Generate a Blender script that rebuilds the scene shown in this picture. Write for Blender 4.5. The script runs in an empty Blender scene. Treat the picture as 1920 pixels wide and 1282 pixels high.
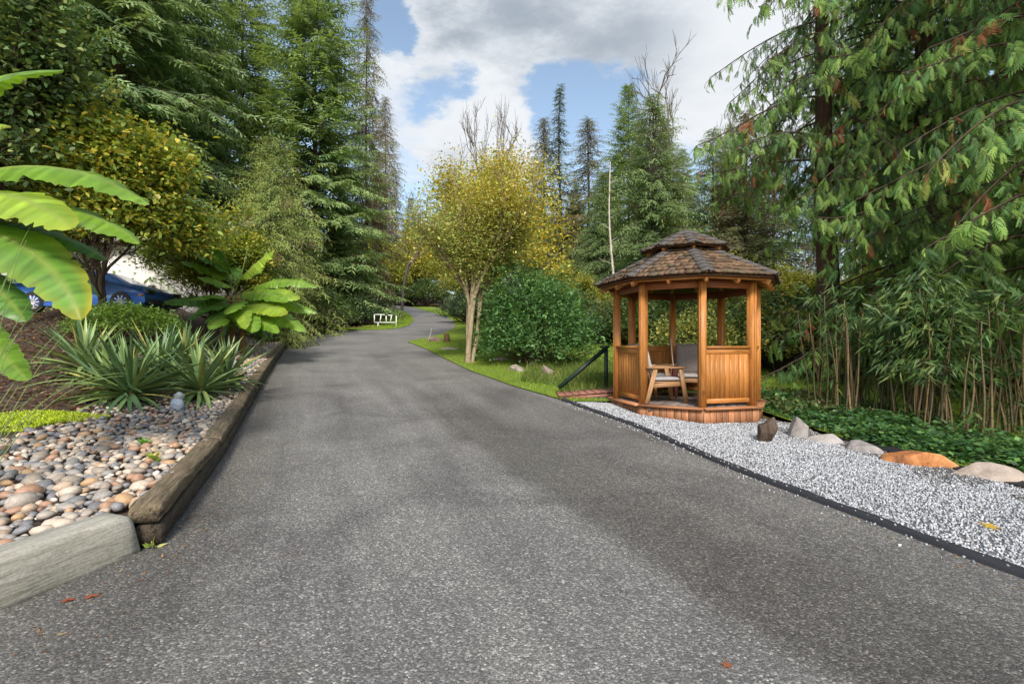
import bpy, math, random
import numpy as np
from mathutils import Vector, Matrix

C = bpy.context.scene.collection
S = bpy.context.scene
F_PX = 930.0          # focal length in photograph pixels
CAMZ = 1.40
YH = 645.0            # horizon row of the photograph

# ------------------------------------------------------------------ camera
cam = bpy.data.cameras.new('camera')
cam.sensor_width = 36.0
cam.lens = 36.0 * F_PX / 1920.0
cam.shift_y = 4.0 / 1920.0
cam.clip_start = 0.05
cam.clip_end = 3000
camo = bpy.data.objects.new('camera', cam)
camo.location = (0, 0, CAMZ)
camo.rotation_euler = (math.radians(90), 0, 0)
C.objects.link(camo)
S.camera = camo

# ------------------------------------------------------------------ view
S.render.engine = 'CYCLES'
S.view_settings.view_transform = 'Standard'
S.view_settings.look = 'None'
S.view_settings.gamma = 1.0
S.view_settings.use_curve_mapping = False
S.view_settings.exposure = 2.25
S.cycles.max_bounces = 6
S.cycles.diffuse_bounces = 3
S.cycles.transmission_bounces = 4
S.cycles.caustics_reflective = False
S.cycles.caustics_refractive = False

# ------------------------------------------------------------------ sun
SUN_EL, SUN_AZ = math.radians(40), (0.08, -1.0)      # direction towards the sun (x, y)
sx, sy = SUN_AZ
n_ = math.hypot(sx, sy)
to_sun = Vector((sx / n_ * math.cos(SUN_EL), sy / n_ * math.cos(SUN_EL), math.sin(SUN_EL)))
sun = bpy.data.lights.new('sun', 'SUN')
sun.energy = 1.0
sun.angle = math.radians(12.0)
sun.color = (1.0, 0.94, 0.85)
suno = bpy.data.objects.new('sun', sun)
suno.rotation_euler = to_sun.to_track_quat('Z', 'Y').to_euler()
suno.location = (-20, -30, 40)
C.objects.link(suno)

# ------------------------------------------------------------------ sky
W = bpy.data.worlds.new('World')
S.world = W
W.use_nodes = True
nt = W.node_tree
nt.nodes.clear()
def N(tree, typ, **kw):
    n = tree.nodes.new(typ)
    for k, v in kw.items():
        setattr(n, k, v)
    return n
def setin(n, **kw):
    for k, v in kw.items():
        n.inputs[k.replace('_', ' ')].default_value = v
    return n
def mth(tree, op, a, b=None, c=None, clamp=False):
    n = tree.nodes.new('ShaderNodeMath')
    n.operation = op
    n.use_clamp = clamp
    for i, v in enumerate((a, b, c)):
        if v is None:
            continue
        if hasattr(v, 'links'):
            tree.links.new(v, n.inputs[i])
        else:
            n.inputs[i].default_value = v
    return n.outputs[0]
def maprange(tree, v, a, b, c, d, smooth=True):
    n = tree.nodes.new('ShaderNodeMapRange')
    n.interpolation_type = 'SMOOTHSTEP' if smooth else 'LINEAR'
    tree.links.new(v, n.inputs['Value'])
    for k, x in (('From Min', a), ('From Max', b), ('To Min', c), ('To Max', d)):
        n.inputs[k].default_value = x
    return n.outputs['Result']
def mixcol(tree, f, a, b, mode='MIX'):
    n = tree.nodes.new('ShaderNodeMix')
    n.data_type = 'RGBA'
    n.blend_type = mode
    for i, v in ((0, f), (6, a), (7, b)):
        if hasattr(v, 'links'):
            tree.links.new(v, n.inputs[i])
        else:
            n.inputs[i].default_value = v if i == 0 else (tuple(v) + (1,) if len(v) == 3 else v)
    return n.outputs[2]

sky = N(nt, 'ShaderNodeTexSky', sky_type='NISHITA')
sky.sun_disc = False
sky.sun_elevation = SUN_EL
sky.sun_rotation = math.atan2(to_sun.x, to_sun.y)
sky.air_density = 1.0
sky.dust_density = 1.2
sky.ozone_density = 1.5
tc = N(nt, 'ShaderNodeTexCoord')
dirv = tc.outputs['Generated']
mp = N(nt, 'ShaderNodeMapping')
mp.inputs['Scale'].default_value = (1.0, 1.0, 2.3)
mp.inputs['Location'].default_value = (3.1, 0.7, 0.4)
nt.links.new(dirv, mp.inputs['Vector'])
def wnoise(scale, detail, rough, vec):
    n = N(nt, 'ShaderNodeTexNoise')
    n.inputs['Scale'].default_value = scale
    n.inputs['Detail'].default_value = detail
    n.inputs['Roughness'].default_value = rough
    nt.links.new(vec, n.inputs['Vector'])
    return n
nz = wnoise(2.6, 9, 0.55, mp.outputs['Vector'])
nz2 = wnoise(6.0, 10, 0.62, mp.outputs['Vector'])
# wobble the direction a little so the cloud banks get billowing edges
wob = N(nt, 'ShaderNodeVectorMath', operation='MULTIPLY_ADD')
nt.links.new(nz2.outputs['Color'], wob.inputs[0])
wob.inputs[1].default_value = (0.26, 0.26, 0.22)
wob.inputs[2].default_value = (-0.13, -0.13, -0.11)
wadd = N(nt, 'ShaderNodeVectorMath', operation='ADD')
nt.links.new(dirv, wadd.inputs[0])
nt.links.new(wob.outputs[0], wadd.inputs[1])
def pdir(px, py):
    v = Vector((px - 960, F_PX, YH - py))
    v.normalize()
    return v
def blob(px, py, size, weight):
    d = N(nt, 'ShaderNodeVectorMath', operation='DISTANCE')
    nt.links.new(wadd.outputs[0], d.inputs[0])
    d.inputs[1].default_value = pdir(px, py)
    return maprange(nt, d.outputs['Value'], 0.0, size, weight, 0.0)
def total(items):
    s = items[0]
    for i in items[1:]:
        s = mth(nt, 'ADD', s, i)
    return s
banks = [blob(960, 60, .26, .55), blob(1180, 80, .24, .55), blob(820, 130, .13, .22), blob(1350, 120, .24, .5),
         blob(1240, -120, .45, .5), blob(840, -60, .22, .45),
         blob(870, 275, .155, .75), blob(960, 275, .09, .4), blob(740, 280, .13, .4), blob(720, 150, .10, .30),
         blob(960, 165, .05, .22),
         blob(1140, 195, .14, -.85), blob(1030, 180, .11, -.75), blob(830, 170, .09, -.8), blob(740, 30, .075, -.8), blob(780, 330, .08, -.2),
         blob(700, 60, .05, -.2)]
cov = mth(nt, 'ADD', total(banks), mth(nt, 'MULTIPLY', nz.outputs['Fac'], 1.25))
cov = maprange(nt, cov, 0.55, 1.10, 0.0, 1.0)
greyb = total([blob(1020, 45, .20, 1.0), blob(1180, 90, .20, .9), blob(860, 70, .16, .5), blob(870, 330, .10, .4),
               blob(1150, -90, .16, -.5)])
gs = mth(nt, 'ADD', greyb, mth(nt, 'MULTIPLY', mth(nt, 'SUBTRACT', nz2.outputs['Fac'], 0.5), 2.3))
gs = maprange(nt, gs, -0.1, 1.4, 0.0, 1.0)
ccol = mixcol(nt, gs, (1.86, 1.93, 2.02), (0.84, 0.97, 1.13))
skyc = mixcol(nt, 1.0, sky.outputs['Color'], (0.62, 0.56, 0.48), 'MULTIPLY')
allc = mixcol(nt, cov, skyc, ccol)
bg = N(nt, 'ShaderNodeBackground')
bg.inputs['Strength'].default_value = 0.10
nt.links.new(allc, bg.inputs['Color'])
wo = N(nt, 'ShaderNodeOutputWorld')
nt.links.new(bg.outputs[0], wo.inputs[0])
# ------------------------------------------------------------------ helpers
rng = np.random.default_rng(11)
random.seed(5)
def U(a, b, n=None): return rng.uniform(a, b, n)
def sstep(a, b, x):
    t = np.clip((np.asarray(x, float) - a) / (b - a), 0, 1)
    return t * t * (3 - 2 * t)
def norm(v):
    v = np.asarray(v, float)
    return v / np.maximum(np.linalg.norm(v, axis=-1, keepdims=True), 1e-9)

class MB:
    """collects vertices, polygons and vertex colours of ONE mesh"""
    def __init__(s):
        s.V, s.F, s.C, s.n = [], {}, [], 0
    def add(s, V, F, col=(1, 1, 1)):
        V = np.asarray(V, float).reshape(-1, 3)
        F = np.asarray(F, np.int64)
        s.V.append(V)
        s.F.setdefault(F.shape[1], []).append(F + s.n)
        col = np.asarray(col, float)
        if col.ndim == 1:
            col = np.tile(col[:3], (len(V), 1))
        s.C.append(col[:, :3])
        s.n += len(V)
        return s
    def box(s, c, size, M=None, col=(1, 1, 1), taper=None):
        a = np.array([[x, y, z] for x in (-.5, .5) for y in (-.5, .5) for z in (-.5, .5)]) * np.asarray(size)
        if taper is not None:
            a[a[:, 2] > 0, :2] *= taper
        if M is not None:
            a = a @ np.asarray(M).T
        a = a + np.asarray(c)
        return s.add(a, [[0, 1, 3, 2], [4, 6, 7, 5], [0, 4, 5, 1], [2, 3, 7, 6], [0, 2, 6, 4], [1, 5, 7, 3]], col)
    def beam(s, p0, p1, w, h, up=(0, 0, 1), col=(1, 1, 1)):
        p0, p1 = np.asarray(p0, float), np.asarray(p1, float)
        x = norm(p1 - p0); y = norm(np.cross(up, x)); z = np.cross(x, y)
        return s.box((p0 + p1) / 2, (np.linalg.norm(p1 - p0), w, h), np.stack([x, y, z], 1), col)
    def tubes(s, P0, P1, R0, R1, k=5, col=(1, 1, 1)):
        P0, P1 = np.asarray(P0, float).reshape(-1, 3), np.asarray(P1, float).reshape(-1, 3)
        n = len(P0)
        R0 = np.broadcast_to(R0, n); R1 = np.broadcast_to(R1, n)
        d = norm(P1 - P0)
        ref = np.where(np.abs(d[:, 2:3]) > .9, np.array([[1., 0, 0]]), np.array([[0, 0, 1.]]))
        u = norm(np.cross(ref, d)); v = np.cross(d, u)
        a = np.arange(k) * 2 * np.pi / k
        ring = np.cos(a)[None, :, None] * u[:, None] + np.sin(a)[None, :, None] * v[:, None]
        A = P0[:, None] + ring * R0[:, None, None]
        B = P1[:, None] + ring * R1[:, None, None]
        V = np.concatenate([A, B], 1).reshape(-1, 3)
        i = np.arange(k); j = (i + 1) % k
        f = np.stack([i, j, j + k, i + k], 1)
        F = (f[None] + (np.arange(n) * 2 * k)[:, None, None]).reshape(-1, 4)
        col = np.asarray(col, float)
        if col.ndim == 2:
            col = np.repeat(col, 2 * k, 0)
        return s.add(V, F, col)
    def path(s, pts, rad, k=8, col=(1, 1, 1), cap=True):
        pts = np.asarray(pts, float); n = len(pts)
        rad = np.broadcast_to(rad, n)
        t = norm(np.gradient(pts, axis=0))
        ref = np.array([0, 0, 1.]) if abs(t[0, 2]) < .8 else np.array([1., 0, 0])
        u = norm(np.cross(np.tile(ref, (n, 1)), t)); v = np.cross(t, u)
        a = np.arange(k) * 2 * np.pi / k
        V = pts[:, None] + (np.cos(a)[None, :, None] * u[:, None] + np.sin(a)[None, :, None] * v[:, None]) * rad[:, None, None]
        F = []
        for r in range(n - 1):
            for i in range(k):
                j = (i + 1) % k
                F.append([r * k + i, r * k + j, (r + 1) * k + j, (r + 1) * k + i])
        s.add(V.reshape(-1, 3), F, col)
        if cap:
            b = s.n - n * k
            s.F.setdefault(k, []).append(np.array([[b + i for i in range(k)][::-1], [b + (n - 1) * k + i for i in range(k)]]))
        return s
    def leaf6(s, B, D, L, Wd, Nn, col):
        """oval leaf blades, slightly cupped"""
        D = norm(D); n = len(D)
        L = np.broadcast_to(L, n)[:, None]; Wd = np.broadcast_to(Wd, n)[:, None]
        sd = norm(np.cross(D, Nn)); up = np.cross(sd, D)
        pr = [(0, 0, 0), (.28, .42, .07), (.66, .40, .05), (1, 0, -.12), (.66, -.40, .05), (.28, -.42, .07)]
        V = np.stack([B + D * L * a + sd * Wd * b + up * Wd * c * 2 for a, b, c in pr], 1).reshape(-1, 3)
        col = np.asarray(col, float)
        if col.ndim == 2:
            col = np.repeat(col, 6, 0)
        return s.add(V, np.arange(n * 6).reshape(-1, 6), col)
    def kites(s, B, D, L, Wd, Nn, col, mid=.42):
        """leaf-shaped quads: base, two shoulders, tip"""
        D = norm(D); n = len(D)
        L = np.broadcast_to(L, n)[:, None]; Wd = np.broadcast_to(Wd, n)[:, None]
        sd = norm(np.cross(D, Nn))
        V = np.stack([B, B + D * L * mid + sd * Wd / 2, B + D * L, B + D * L * mid - sd * Wd / 2], 1).reshape(-1, 3)
        col = np.asarray(col, float)
        if col.ndim == 2:
            col = np.repeat(col, 4, 0)
        return s.add(V, np.arange(n * 4).reshape(-1, 4), col)
    def inst(s, TV, TF, P, M, sc, col, tcol=None):
        """copies of a template: V = P + sc * M @ TV"""
        n, m = len(P), len(TV)
        sc = np.broadcast_to(sc, n)
        V = np.einsum('nij,mj->nmi', M, TV) * sc[:, None, None] + np.asarray(P)[:, None]
        F = (np.asarray(TF)[None] + (np.arange(n) * m)[:, None, None]).reshape(-1, len(TF[0]))
        col = np.repeat(np.asarray(col, float), m, 0)
        if tcol is not None:
            col = col * np.tile(tcol, (n, 1))
        return s.add(V.reshape(-1, 3), F, col)
    def build(s, name, mat, parent=None, origin=(0, 0, 0), smooth=False, link=True):
        V = np.concatenate(s.V) - np.asarray(origin, float)
        me = bpy.data.meshes.new(name)
        me.vertices.add(len(V))
        me.vertices.foreach_set('co', V.astype(np.float32).ravel())
        tot, idx = [], []
        for k, fs in s.F.items():
            f = np.concatenate(fs)
            tot.append(np.full(len(f), k)); idx.append(f.ravel())
        tot = np.concatenate(tot); idx = np.concatenate(idx)
        me.loops.add(len(idx)); me.loops.foreach_set('vertex_index', idx.astype(np.int32))
        me.polygons.add(len(tot))
        me.polygons.foreach_set('loop_start', (np.cumsum(tot) - tot).astype(np.int32))
        me.polygons.foreach_set('loop_total', tot.astype(np.int32))
        if smooth:
            me.polygons.foreach_set('use_smooth', np.ones(len(tot), bool))
        at = me.attributes.new('Col', 'FLOAT_COLOR', 'POINT')
        c = np.concatenate([np.concatenate(s.C), np.ones((len(V), 1))], 1)
        at.data.foreach_set('color', c.astype(np.float32).ravel())
        me.update(calc_edges=True)
        me.materials.append(mat)
        if not link:
            return me
        return obj(name, me, parent)

def obj(name, me, parent=None, loc=None, M=None):
    o = bpy.data.objects.new(name, me)
    C.objects.link(o)
    if parent is not None:
        o.parent = parent
    if M is not None:
        o.matrix_local = M
    if loc is not None:
        o.location = loc
    return o
def tag(o, label=None, cat=None, group=None, kind=None):
    if label: o['label'] = label
    if cat: o['category'] = cat
    if group: o['group'] = group
    if kind: o['kind'] = kind
    return o
def thing(name, label, cat, loc=(0, 0, 0), rz=0.0, group=None):
    o = bpy.data.objects.new(name, None)
    o.empty_display_size = .2
    C.objects.link(o)
    o.location = tuple(loc); o.rotation_euler = (0, 0, rz)
    return tag(o, label, cat, group)
def dup(root, label, loc, rz=0.0, sc=1.0, group=None):
    r = root.copy(); C.objects.link(r)
    r.location = tuple(loc); r.rotation_euler = (0, 0, rz)
    r.scale = (sc, sc, sc) if np.isscalar(sc) else sc
    r['label'] = label
    if group: r['group'] = group
    for ch in list(root.children):
        c = ch.copy(); C.objects.link(c); c.parent = r
        for g in ch.children:
            d = g.copy(); C.objects.link(d); d.parent = c
    return r
def basis(D, Nn):
    x = norm(D); y = norm(np.cross(Nn, x)); z = np.cross(x, y)
    return np.stack([x, y, z], -1)
def rot(axis, a):
    return np.array(Matrix.Rotation(a, 3, axis))
def mat4(R, t, sc=(1, 1, 1)):
    M = np.eye(4); M[:3, :3] = np.asarray(R) * np.asarray(sc)[None, :]; M[:3, 3] = t
    return Matrix(M.tolist())
def jit(base, n, amt, hue=.0):
    """n colours scattered around a base colour"""
    b = np.asarray(base, float)
    f = np.exp(rng.normal(0, amt, (n, 1)))
    h = 1 + rng.normal(0, 1, (n, 1)) * hue * np.array([[1.3, .3, -.5]])
    return np.clip(b * f * h, .002, .95)
def vnoise(x, y, seed=0):
    """cheap smooth value noise"""
    x = np.asarray(x, float); y = np.asarray(y, float)
    xi, yi = np.floor(x), np.floor(y)
    fx, fy = x - xi, y - yi
    fx = fx * fx * (3 - 2 * fx); fy = fy * fy * (3 - 2 * fy)
    def h(a, b):
        v = np.sin(a * 127.1 + b * 311.7 + seed * 74.7) * 43758.5453
        return v - np.floor(v)
    return (h(xi, yi) * (1 - fx) + h(xi + 1, yi) * fx) * (1 - fy) + (h(xi, yi + 1) * (1 - fx) + h(xi + 1, yi + 1) * fx) * fy

# ------------------------------------------------------------------ terrain
_zp = np.array([-60, 3, 5.3, 7.5, 9.7, 11.5, 14, 16.5, 19, 21, 26, 33, 40, 50, 60, 90, 160, 400.])
_hp = np.array([0, 0, .04, .13, .28, .43, .65, .92, 1.2, 1.45, 2.05, 2.75, 3.4, 4.6, 5.9, 9.5, 16, 26.])
_fz = np.arange(-60, 400, .1)
_fh = np.interp(_fz, _zp, _hp)
_k = np.exp(-np.linspace(-2.5, 2.5, 31) ** 2); _k /= _k.sum()
_fh = np.convolve(np.pad(_fh, 15, 'edge'), _k, 'valid')
def prof(y): return np.interp(y, _fz, _fh)
_tz = np.array([1., 3.4, 5.3, 8.3, 11.3, 14, 17, 19, 20.5, 21.2])
_tx = np.array([-3.1, -2.45, -3.2, -4.5, -5.75, -6.85, -7.95, -8.7, -9.35, -10.1])
def tx(y): return np.interp(y, _tz[1:], _tx[1:])
def G(x, y):
    x = np.asarray(x, float); y = np.asarray(y, float)
    g = prof(y)
    g = g - np.clip(.04 * (x - 1.8), 0, .5) * (1 - sstep(25, 50, y))
    L = np.maximum(tx(y) - x - .8, 0)
    g = g + np.minimum(L * .40, 1.6) * sstep(5.5, 13, y) * (1 - sstep(22, 30, y))
    return g
def Bd(x, y):
    L = tx(y) - np.asarray(x, float)
    return G(x, y) + .23 * (1 - sstep(4.5, 6.5, L)) + .03 * (vnoise(np.asarray(x) * 1.3, np.asarray(y) * 1.3, 4) - .5)
def gp(px, py, fn=G):
    """world point where the ray of a photograph pixel meets the ground"""
    t = np.arange(1.5, 150, .01)
    x = (px - 960) / F_PX * t; z = CAMZ + (YH - py) / F_PX * t
    i = np.argmax(z <= fn(x, t))
    return np.array([x[i], t[i], fn(x[i], t[i])])
def at(px, y): return (px - 960) / F_PX * y
def zt(py, y): return CAMZ + (YH - py) / F_PX * y
def sheet(name, zs, xl, xr, nx, fn, dz, mat, edge=0.0, kind='structure', parent=None):
    zs = np.asarray(zs, float); u = np.linspace(0, 1, nx)
    xl, xr = np.asarray(xl, float), np.asarray(xr, float)
    X = xl[:, None] * (1 - u) + xr[:, None] * u
    Y = np.repeat(zs[:, None], nx, 1)
    Z = fn(X, Y) + dz
    V = np.stack([X, Y, Z], -1).reshape(-1, 3)
    i = np.arange(len(zs) - 1)[:, None] * nx + np.arange(nx - 1)[None]
    F = np.stack([i, i + 1, i + nx + 1, i + nx], -1).reshape(-1, 4)
    o = MB().add(V, F).build(name, mat, parent, smooth=True)
    if kind: o['kind'] = kind
    return o
# ------------------------------------------------------------------ materials
def newmat(name):
    m = bpy.data.materials.new(name)
    m.use_nodes = True
    t = m.node_tree
    return m, t, t.nodes['Principled BSDF'], t.nodes['Material Output']
def tnoise(t, scale, detail=5, rough=.55, vec=None, dist=0):
    n = t.nodes.new('ShaderNodeTexNoise')
    n.inputs['Scale'].default_value = scale
    n.inputs['Detail'].default_value = detail
    n.inputs['Roughness'].default_value = rough
    n.inputs['Distortion'].default_value = dist
    if vec is not None: t.links.new(vec, n.inputs['Vector'])
    return n.outputs['Fac']
def tvor(t, scale, vec=None, feature='F1', out='Color'):
    n = t.nodes.new('ShaderNodeTexVoronoi')
    n.feature = feature
    n.inputs['Scale'].default_value = scale
    if vec is not None: t.links.new(vec, n.inputs['Vector'])
    return n.outputs[out]
def ramp(t, v, stops):
    n = t.nodes.new('ShaderNodeValToRGB')
    e = n.color_ramp.elements
    while len(e) < len(stops): e.new(.5)
    for q, (p, c) in zip(e, stops):
        q.position = p; q.color = tuple(c) + (1,) if len(c) == 3 else c
    t.links.new(v, n.inputs['Fac'])
    return n.outputs['Color']
def coords(t, kind='Object', scale=None):
    n = t.nodes.new('ShaderNodeTexCoord')
    o = n.outputs[kind]
    if kind == 'World':
        pass
    if scale is not None:
        m = t.nodes.new('ShaderNodeMapping')
        m.inputs['Scale'].default_value = scale
        t.links.new(o, m.inputs['Vector']); o = m.outputs['Vector']
    return o
def wpos(t): return t.nodes.new('ShaderNodeNewGeometry').outputs['Position']
def bump(t, h, strength, dist, p):
    n = t.nodes.new('ShaderNodeBump')
    n.inputs['Strength'].default_value = strength
    n.inputs['Distance'].default_value = dist
    t.links.new(h, n.inputs['Height'])
    t.links.new(n.outputs[0], p.inputs['Normal'])
def objrand(t): return t.nodes.new('ShaderNodeObjectInfo').outputs['Random']
def attr(t, name='Col'):
    n = t.nodes.new('ShaderNodeAttribute'); n.attribute_name = name
    return n.outputs['Color']

def leafmat(name, rough=.5, trans=.3, spec=.4, noise=0, tint=(1.25, 1.15, .55), gain=1.0, sat=1.0):
    m, t, p, out = newmat(name)
    c = mixcol(t, 1.0, attr(t), (gain,) * 3, 'MULTIPLY')
    if sat != 1:
        hs = t.nodes.new('ShaderNodeHueSaturation'); hs.inputs['Saturation'].default_value = sat
        t.links.new(c, hs.inputs['Color']); c = hs.outputs['Color']
    if noise:
        nv = tnoise(t, noise, 3, .5, wpos(t))
        f = ramp(t, nv, [(.3, (.72, .74, .72)), (.7, (1.25, 1.22, 1.15))])
        c = mixcol(t, 1.0, c, f, 'MULTIPLY')
    t.links.new(c, p.inputs['Base Color'])
    p.inputs['Roughness'].default_value = rough
    p.inputs['Specular IOR Level'].default_value = spec
    tr = t.nodes.new('ShaderNodeBsdfTranslucent')
    t.links.new(mixcol(t, 1.0, c, tint, 'MULTIPLY'), tr.inputs['Color'])
    mx = t.nodes.new('ShaderNodeMixShader')
    mx.inputs[0].default_value = trans
    t.links.new(p.outputs[0], mx.inputs[1]); t.links.new(tr.outputs[0], mx.inputs[2])
    t.links.new(mx.outputs[0], out.inputs[0])
    return m
def colmat(name, rough=.8, spec=.3, nscale=8, namt=.3, bscale=0, bstr=.4, bdist=.01, metal=0, stretch=None):
    """vertex colour broken up by noise"""
    m, t, p, out = newmat(name)
    vec = coords(t, 'Object', stretch) if stretch else wpos(t)
    nv = tnoise(t, nscale, 6, .6, vec)
    f = ramp(t, nv, [(.25, (1 - namt,) * 3), (.75, (1 + namt,) * 3)])
    t.links.new(mixcol(t, 1.0, attr(t), f, 'MULTIPLY'), p.inputs['Base Color'])
    p.inputs['Roughness'].default_value = rough
    p.inputs['Specular IOR Level'].default_value = spec
    p.inputs['Metallic'].default_value = metal
    if bscale:
        bump(t, tnoise(t, bscale, 5, .6, vec), bstr, bdist, p)
    return m
def woodmat(name, cols, rough=.55, stretch=(9, 9, .9), spec=.35, knots=True, var=.35):
    """grain along the object's local z; every board its own tone"""
    m, t, p, out = newmat(name)
    tcn = t.nodes.new('ShaderNodeTexCoord')
    ri = objrand(t)
    off = t.nodes.new('ShaderNodeVectorMath'); off.operation = 'ADD'
    cmb = t.nodes.new('ShaderNodeCombineXYZ')
    t.links.new(mth(t, 'MULTIPLY', ri, 31.0), cmb.inputs[0]); t.links.new(mth(t, 'MULTIPLY', ri, 17.0), cmb.inputs[2])
    t.links.new(tcn.outputs['Object'], off.inputs[0]); t.links.new(cmb.outputs[0], off.inputs[1])
    mpn = t.nodes.new('ShaderNodeMapping'); mpn.inputs['Scale'].default_value = stretch
    t.links.new(off.outputs[0], mpn.inputs['Vector'])
    g = tnoise(t, 3.0, 7, .62, mpn.outputs[0], .6)
    c = ramp(t, g, [(.28, cols[0]), (.5, cols[1]), (.74, cols[2])])
    f = ramp(t, ri, [(0, (1 - var,) * 3), (1, (1 + var * .8,) * 3)])
    c = mixcol(t, 1.0, c, f, 'MULTIPLY')
    if knots:
        kn = tnoise(t, 2.3, 2, .5, off.outputs[0])
        c = mixcol(t, maprange(t, kn, .66, .74, 0, .55), c, tuple(x * .45 for x in cols[0]))
    t.links.new(c, p.inputs['Base Color'])
    p.inputs['Roughness'].default_value = rough
    p.inputs['Specular IOR Level'].default_value = spec
    bump(t, g, .25, .004, p)
    return m
M = {}
M['conifer'] = leafmat('conifer_needles', .6, .36, .25, gain=1.5, sat=.86)
M['cedar_leaf'] = leafmat('cedar_sprays', .6, .32, .25, gain=1.5, noise=.7)
M['leaf'] = leafmat('broad_leaf', .45, .36, .35, gain=1.3)
M['gloss'] = leafmat('glossy_leaf', .46, .28, .35, gain=1.7)
M['banana'] = leafmat('banana_leaf', .38, .36, .4, noise=3, tint=(1.2, 1.15, .45))
M['yucca'] = leafmat('yucca_leaf', .42, .18, .4, noise=9)
M['grassblade'] = leafmat('grass_blade', .55, .35, .2)
M['bark'] = colmat('bark', .9, .15, 6, .45, 14, .7, .03, stretch=(3, 3, .6))
M['birchbark'] = colmat('pale_bark', .85, .2, 7, .4, 12, .5, .02)
M['paint'] = colmat('paint', .45, .4, 4, .06)
M['stone'] = colmat('stone', .6, .4, 14, .35, 26, .5, .012)
M['dark'] = colmat('dark_plastic', .6, .3, 6, .2, 60, .4, .004)

# exposed-aggregate asphalt: every pebble of the surface is a cell with its own tone
m, t, p, out = newmat('asphalt'); M['asphalt'] = m
w = wpos(t)
c1 = tvor(t, 95, w); sep = t.nodes.new('ShaderNodeSeparateColor'); t.links.new(c1, sep.inputs[0])
agg = ramp(t, sep.outputs[0], [(0, (.062, .060, .058)), (.40, (.11, .107, .102)), (.66, (.165, .16, .152)), (.84, (.25, .243, .228)), (.95, (.33, .32, .30)), (1, (.56, .545, .515))])
fine = tnoise(t, 260, 2, .5, w)
agg = mixcol(t, .35, agg, ramp(t, fine, [(.3, (.03, .03, .032)), (.7, (.21, .205, .2))]))
big = tnoise(t, .55, 5, .6, w, .8)
stain = ramp(t, big, [(.32, (.76, .745, .755)), (.5, (1.1, 1.1, 1.1)), (.68, (1.3, 1.29, 1.27))])
col = mixcol(t, 1.0, agg, stain, 'MULTIPLY')
# a darker, smoother brownish lane on the gazebo side, and a darker left side
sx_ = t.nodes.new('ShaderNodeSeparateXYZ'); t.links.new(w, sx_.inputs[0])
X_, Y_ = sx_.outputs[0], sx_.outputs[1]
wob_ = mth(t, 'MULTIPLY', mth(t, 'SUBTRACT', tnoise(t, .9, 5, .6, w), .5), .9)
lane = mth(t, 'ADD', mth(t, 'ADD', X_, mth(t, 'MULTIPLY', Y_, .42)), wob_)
lane_dark = mth(t, 'MULTIPLY', maprange(t, lane, 1.95, 2.35, 0, 1), maprange(t, lane, 2.6, 4.6, 1, .45))
lane_dark = mth(t, 'MULTIPLY', lane_dark, maprange(t, Y_, 7.0, 12.0, 1, .25))
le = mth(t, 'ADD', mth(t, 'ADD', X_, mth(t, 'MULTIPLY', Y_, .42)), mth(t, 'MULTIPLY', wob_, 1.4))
dl = mth(t, 'MULTIPLY', maprange(t, le, -.95, .25, 1, 0), .8)  # asphalt gets darker towards the left side of the drive
road_dark = mth(t, 'MAXIMUM', lane_dark, dl)
cmb_ = t.nodes.new('ShaderNodeCombineXYZ'); t.links.new(mth(t, 'ADD', X_, mth(t, 'MULTIPLY', Y_, .42)), cmb_.inputs[0]); t.links.new(mth(t, 'MULTIPLY', Y_, .09), cmb_.inputs[1])
trk = tnoise(t, 1.6, 4, .6, cmb_.outputs[0], .4)
col = mixcol(t, 1.0, col, ramp(t, trk, [(.33, (.80, .795, .80)), (.5, (1, 1, 1)), (.67, (1.16, 1.16, 1.15))]), 'MULTIPLY')
rst = maprange(t, tnoise(t, 1.1, 5, .7, w), .60, .70, 0, .5)
col = mixcol(t, rst, col, mixcol(t, 1.0, col, (.85, .70, .66), 'MULTIPLY'))
col = mixcol(t, mth(t, 'MULTIPLY', road_dark, .62), col, mixcol(t, 1.0, col, (.43, .40, .36), 'MULTIPLY'))
moss = maprange(t, tnoise(t, 1.7, 4, .6, w), .62, .75, 0, .35)
col = mixcol(t, moss, col, mixcol(t, 1.0, col, (1.05, .98, .72), 'MULTIPLY'))
# far off the pebbles merge: smoother worn tarmac up the hill
farf = maprange(t, Y_, 9, 22, 0, .8)
col = mixcol(t, farf, col, mixcol(t, 1.0, (.162, .158, .156), stain, 'MULTIPLY'))
t.links.new(col, p.inputs['Base Color'])
t.links.new(mth(t, 'SUBTRACT', .78, mth(t, 'MULTIPLY', road_dark, .2)), p.inputs['Roughness'])
p.inputs['Specular IOR Level'].default_value = .35
hb = tvor(t, 95, w, 'F1', 'Distance')
bump(t, mth(t, 'MULTIPLY', hb, -1.0), .55, .008, p)

# forest floor
m, t, p, out = newmat('forest_floor'); M['floor'] = m
w = wpos(t)
lit = tvor(t, 16, w)
sep = t.nodes.new('ShaderNodeSeparateColor'); t.links.new(lit, sep.inputs[0])
c = ramp(t, sep.outputs[0], [(0, (.035, .022, .014)), (.4, (.075, .045, .025)), (.7, (.13, .07, .035)), (.9, (.05, .06, .02)), (1, (.19, .11, .05))])
g = maprange(t, tnoise(t, .5, 5, .6, w), .48, .62, 0, .8)
c = mixcol(t, g, c, ramp(t, tnoise(t, 12, 4, .6, w), [(.3, (.025, .045, .012)), (.7, (.07, .11, .025))]))
t.links.new(c, p.inputs['Base Color']); p.inputs['Roughness'].default_value = .95
p.inputs['Specular IOR Level'].default_value = .1
bump(t, tnoise(t, 20, 5, .6, w), .8, .05, p)

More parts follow.
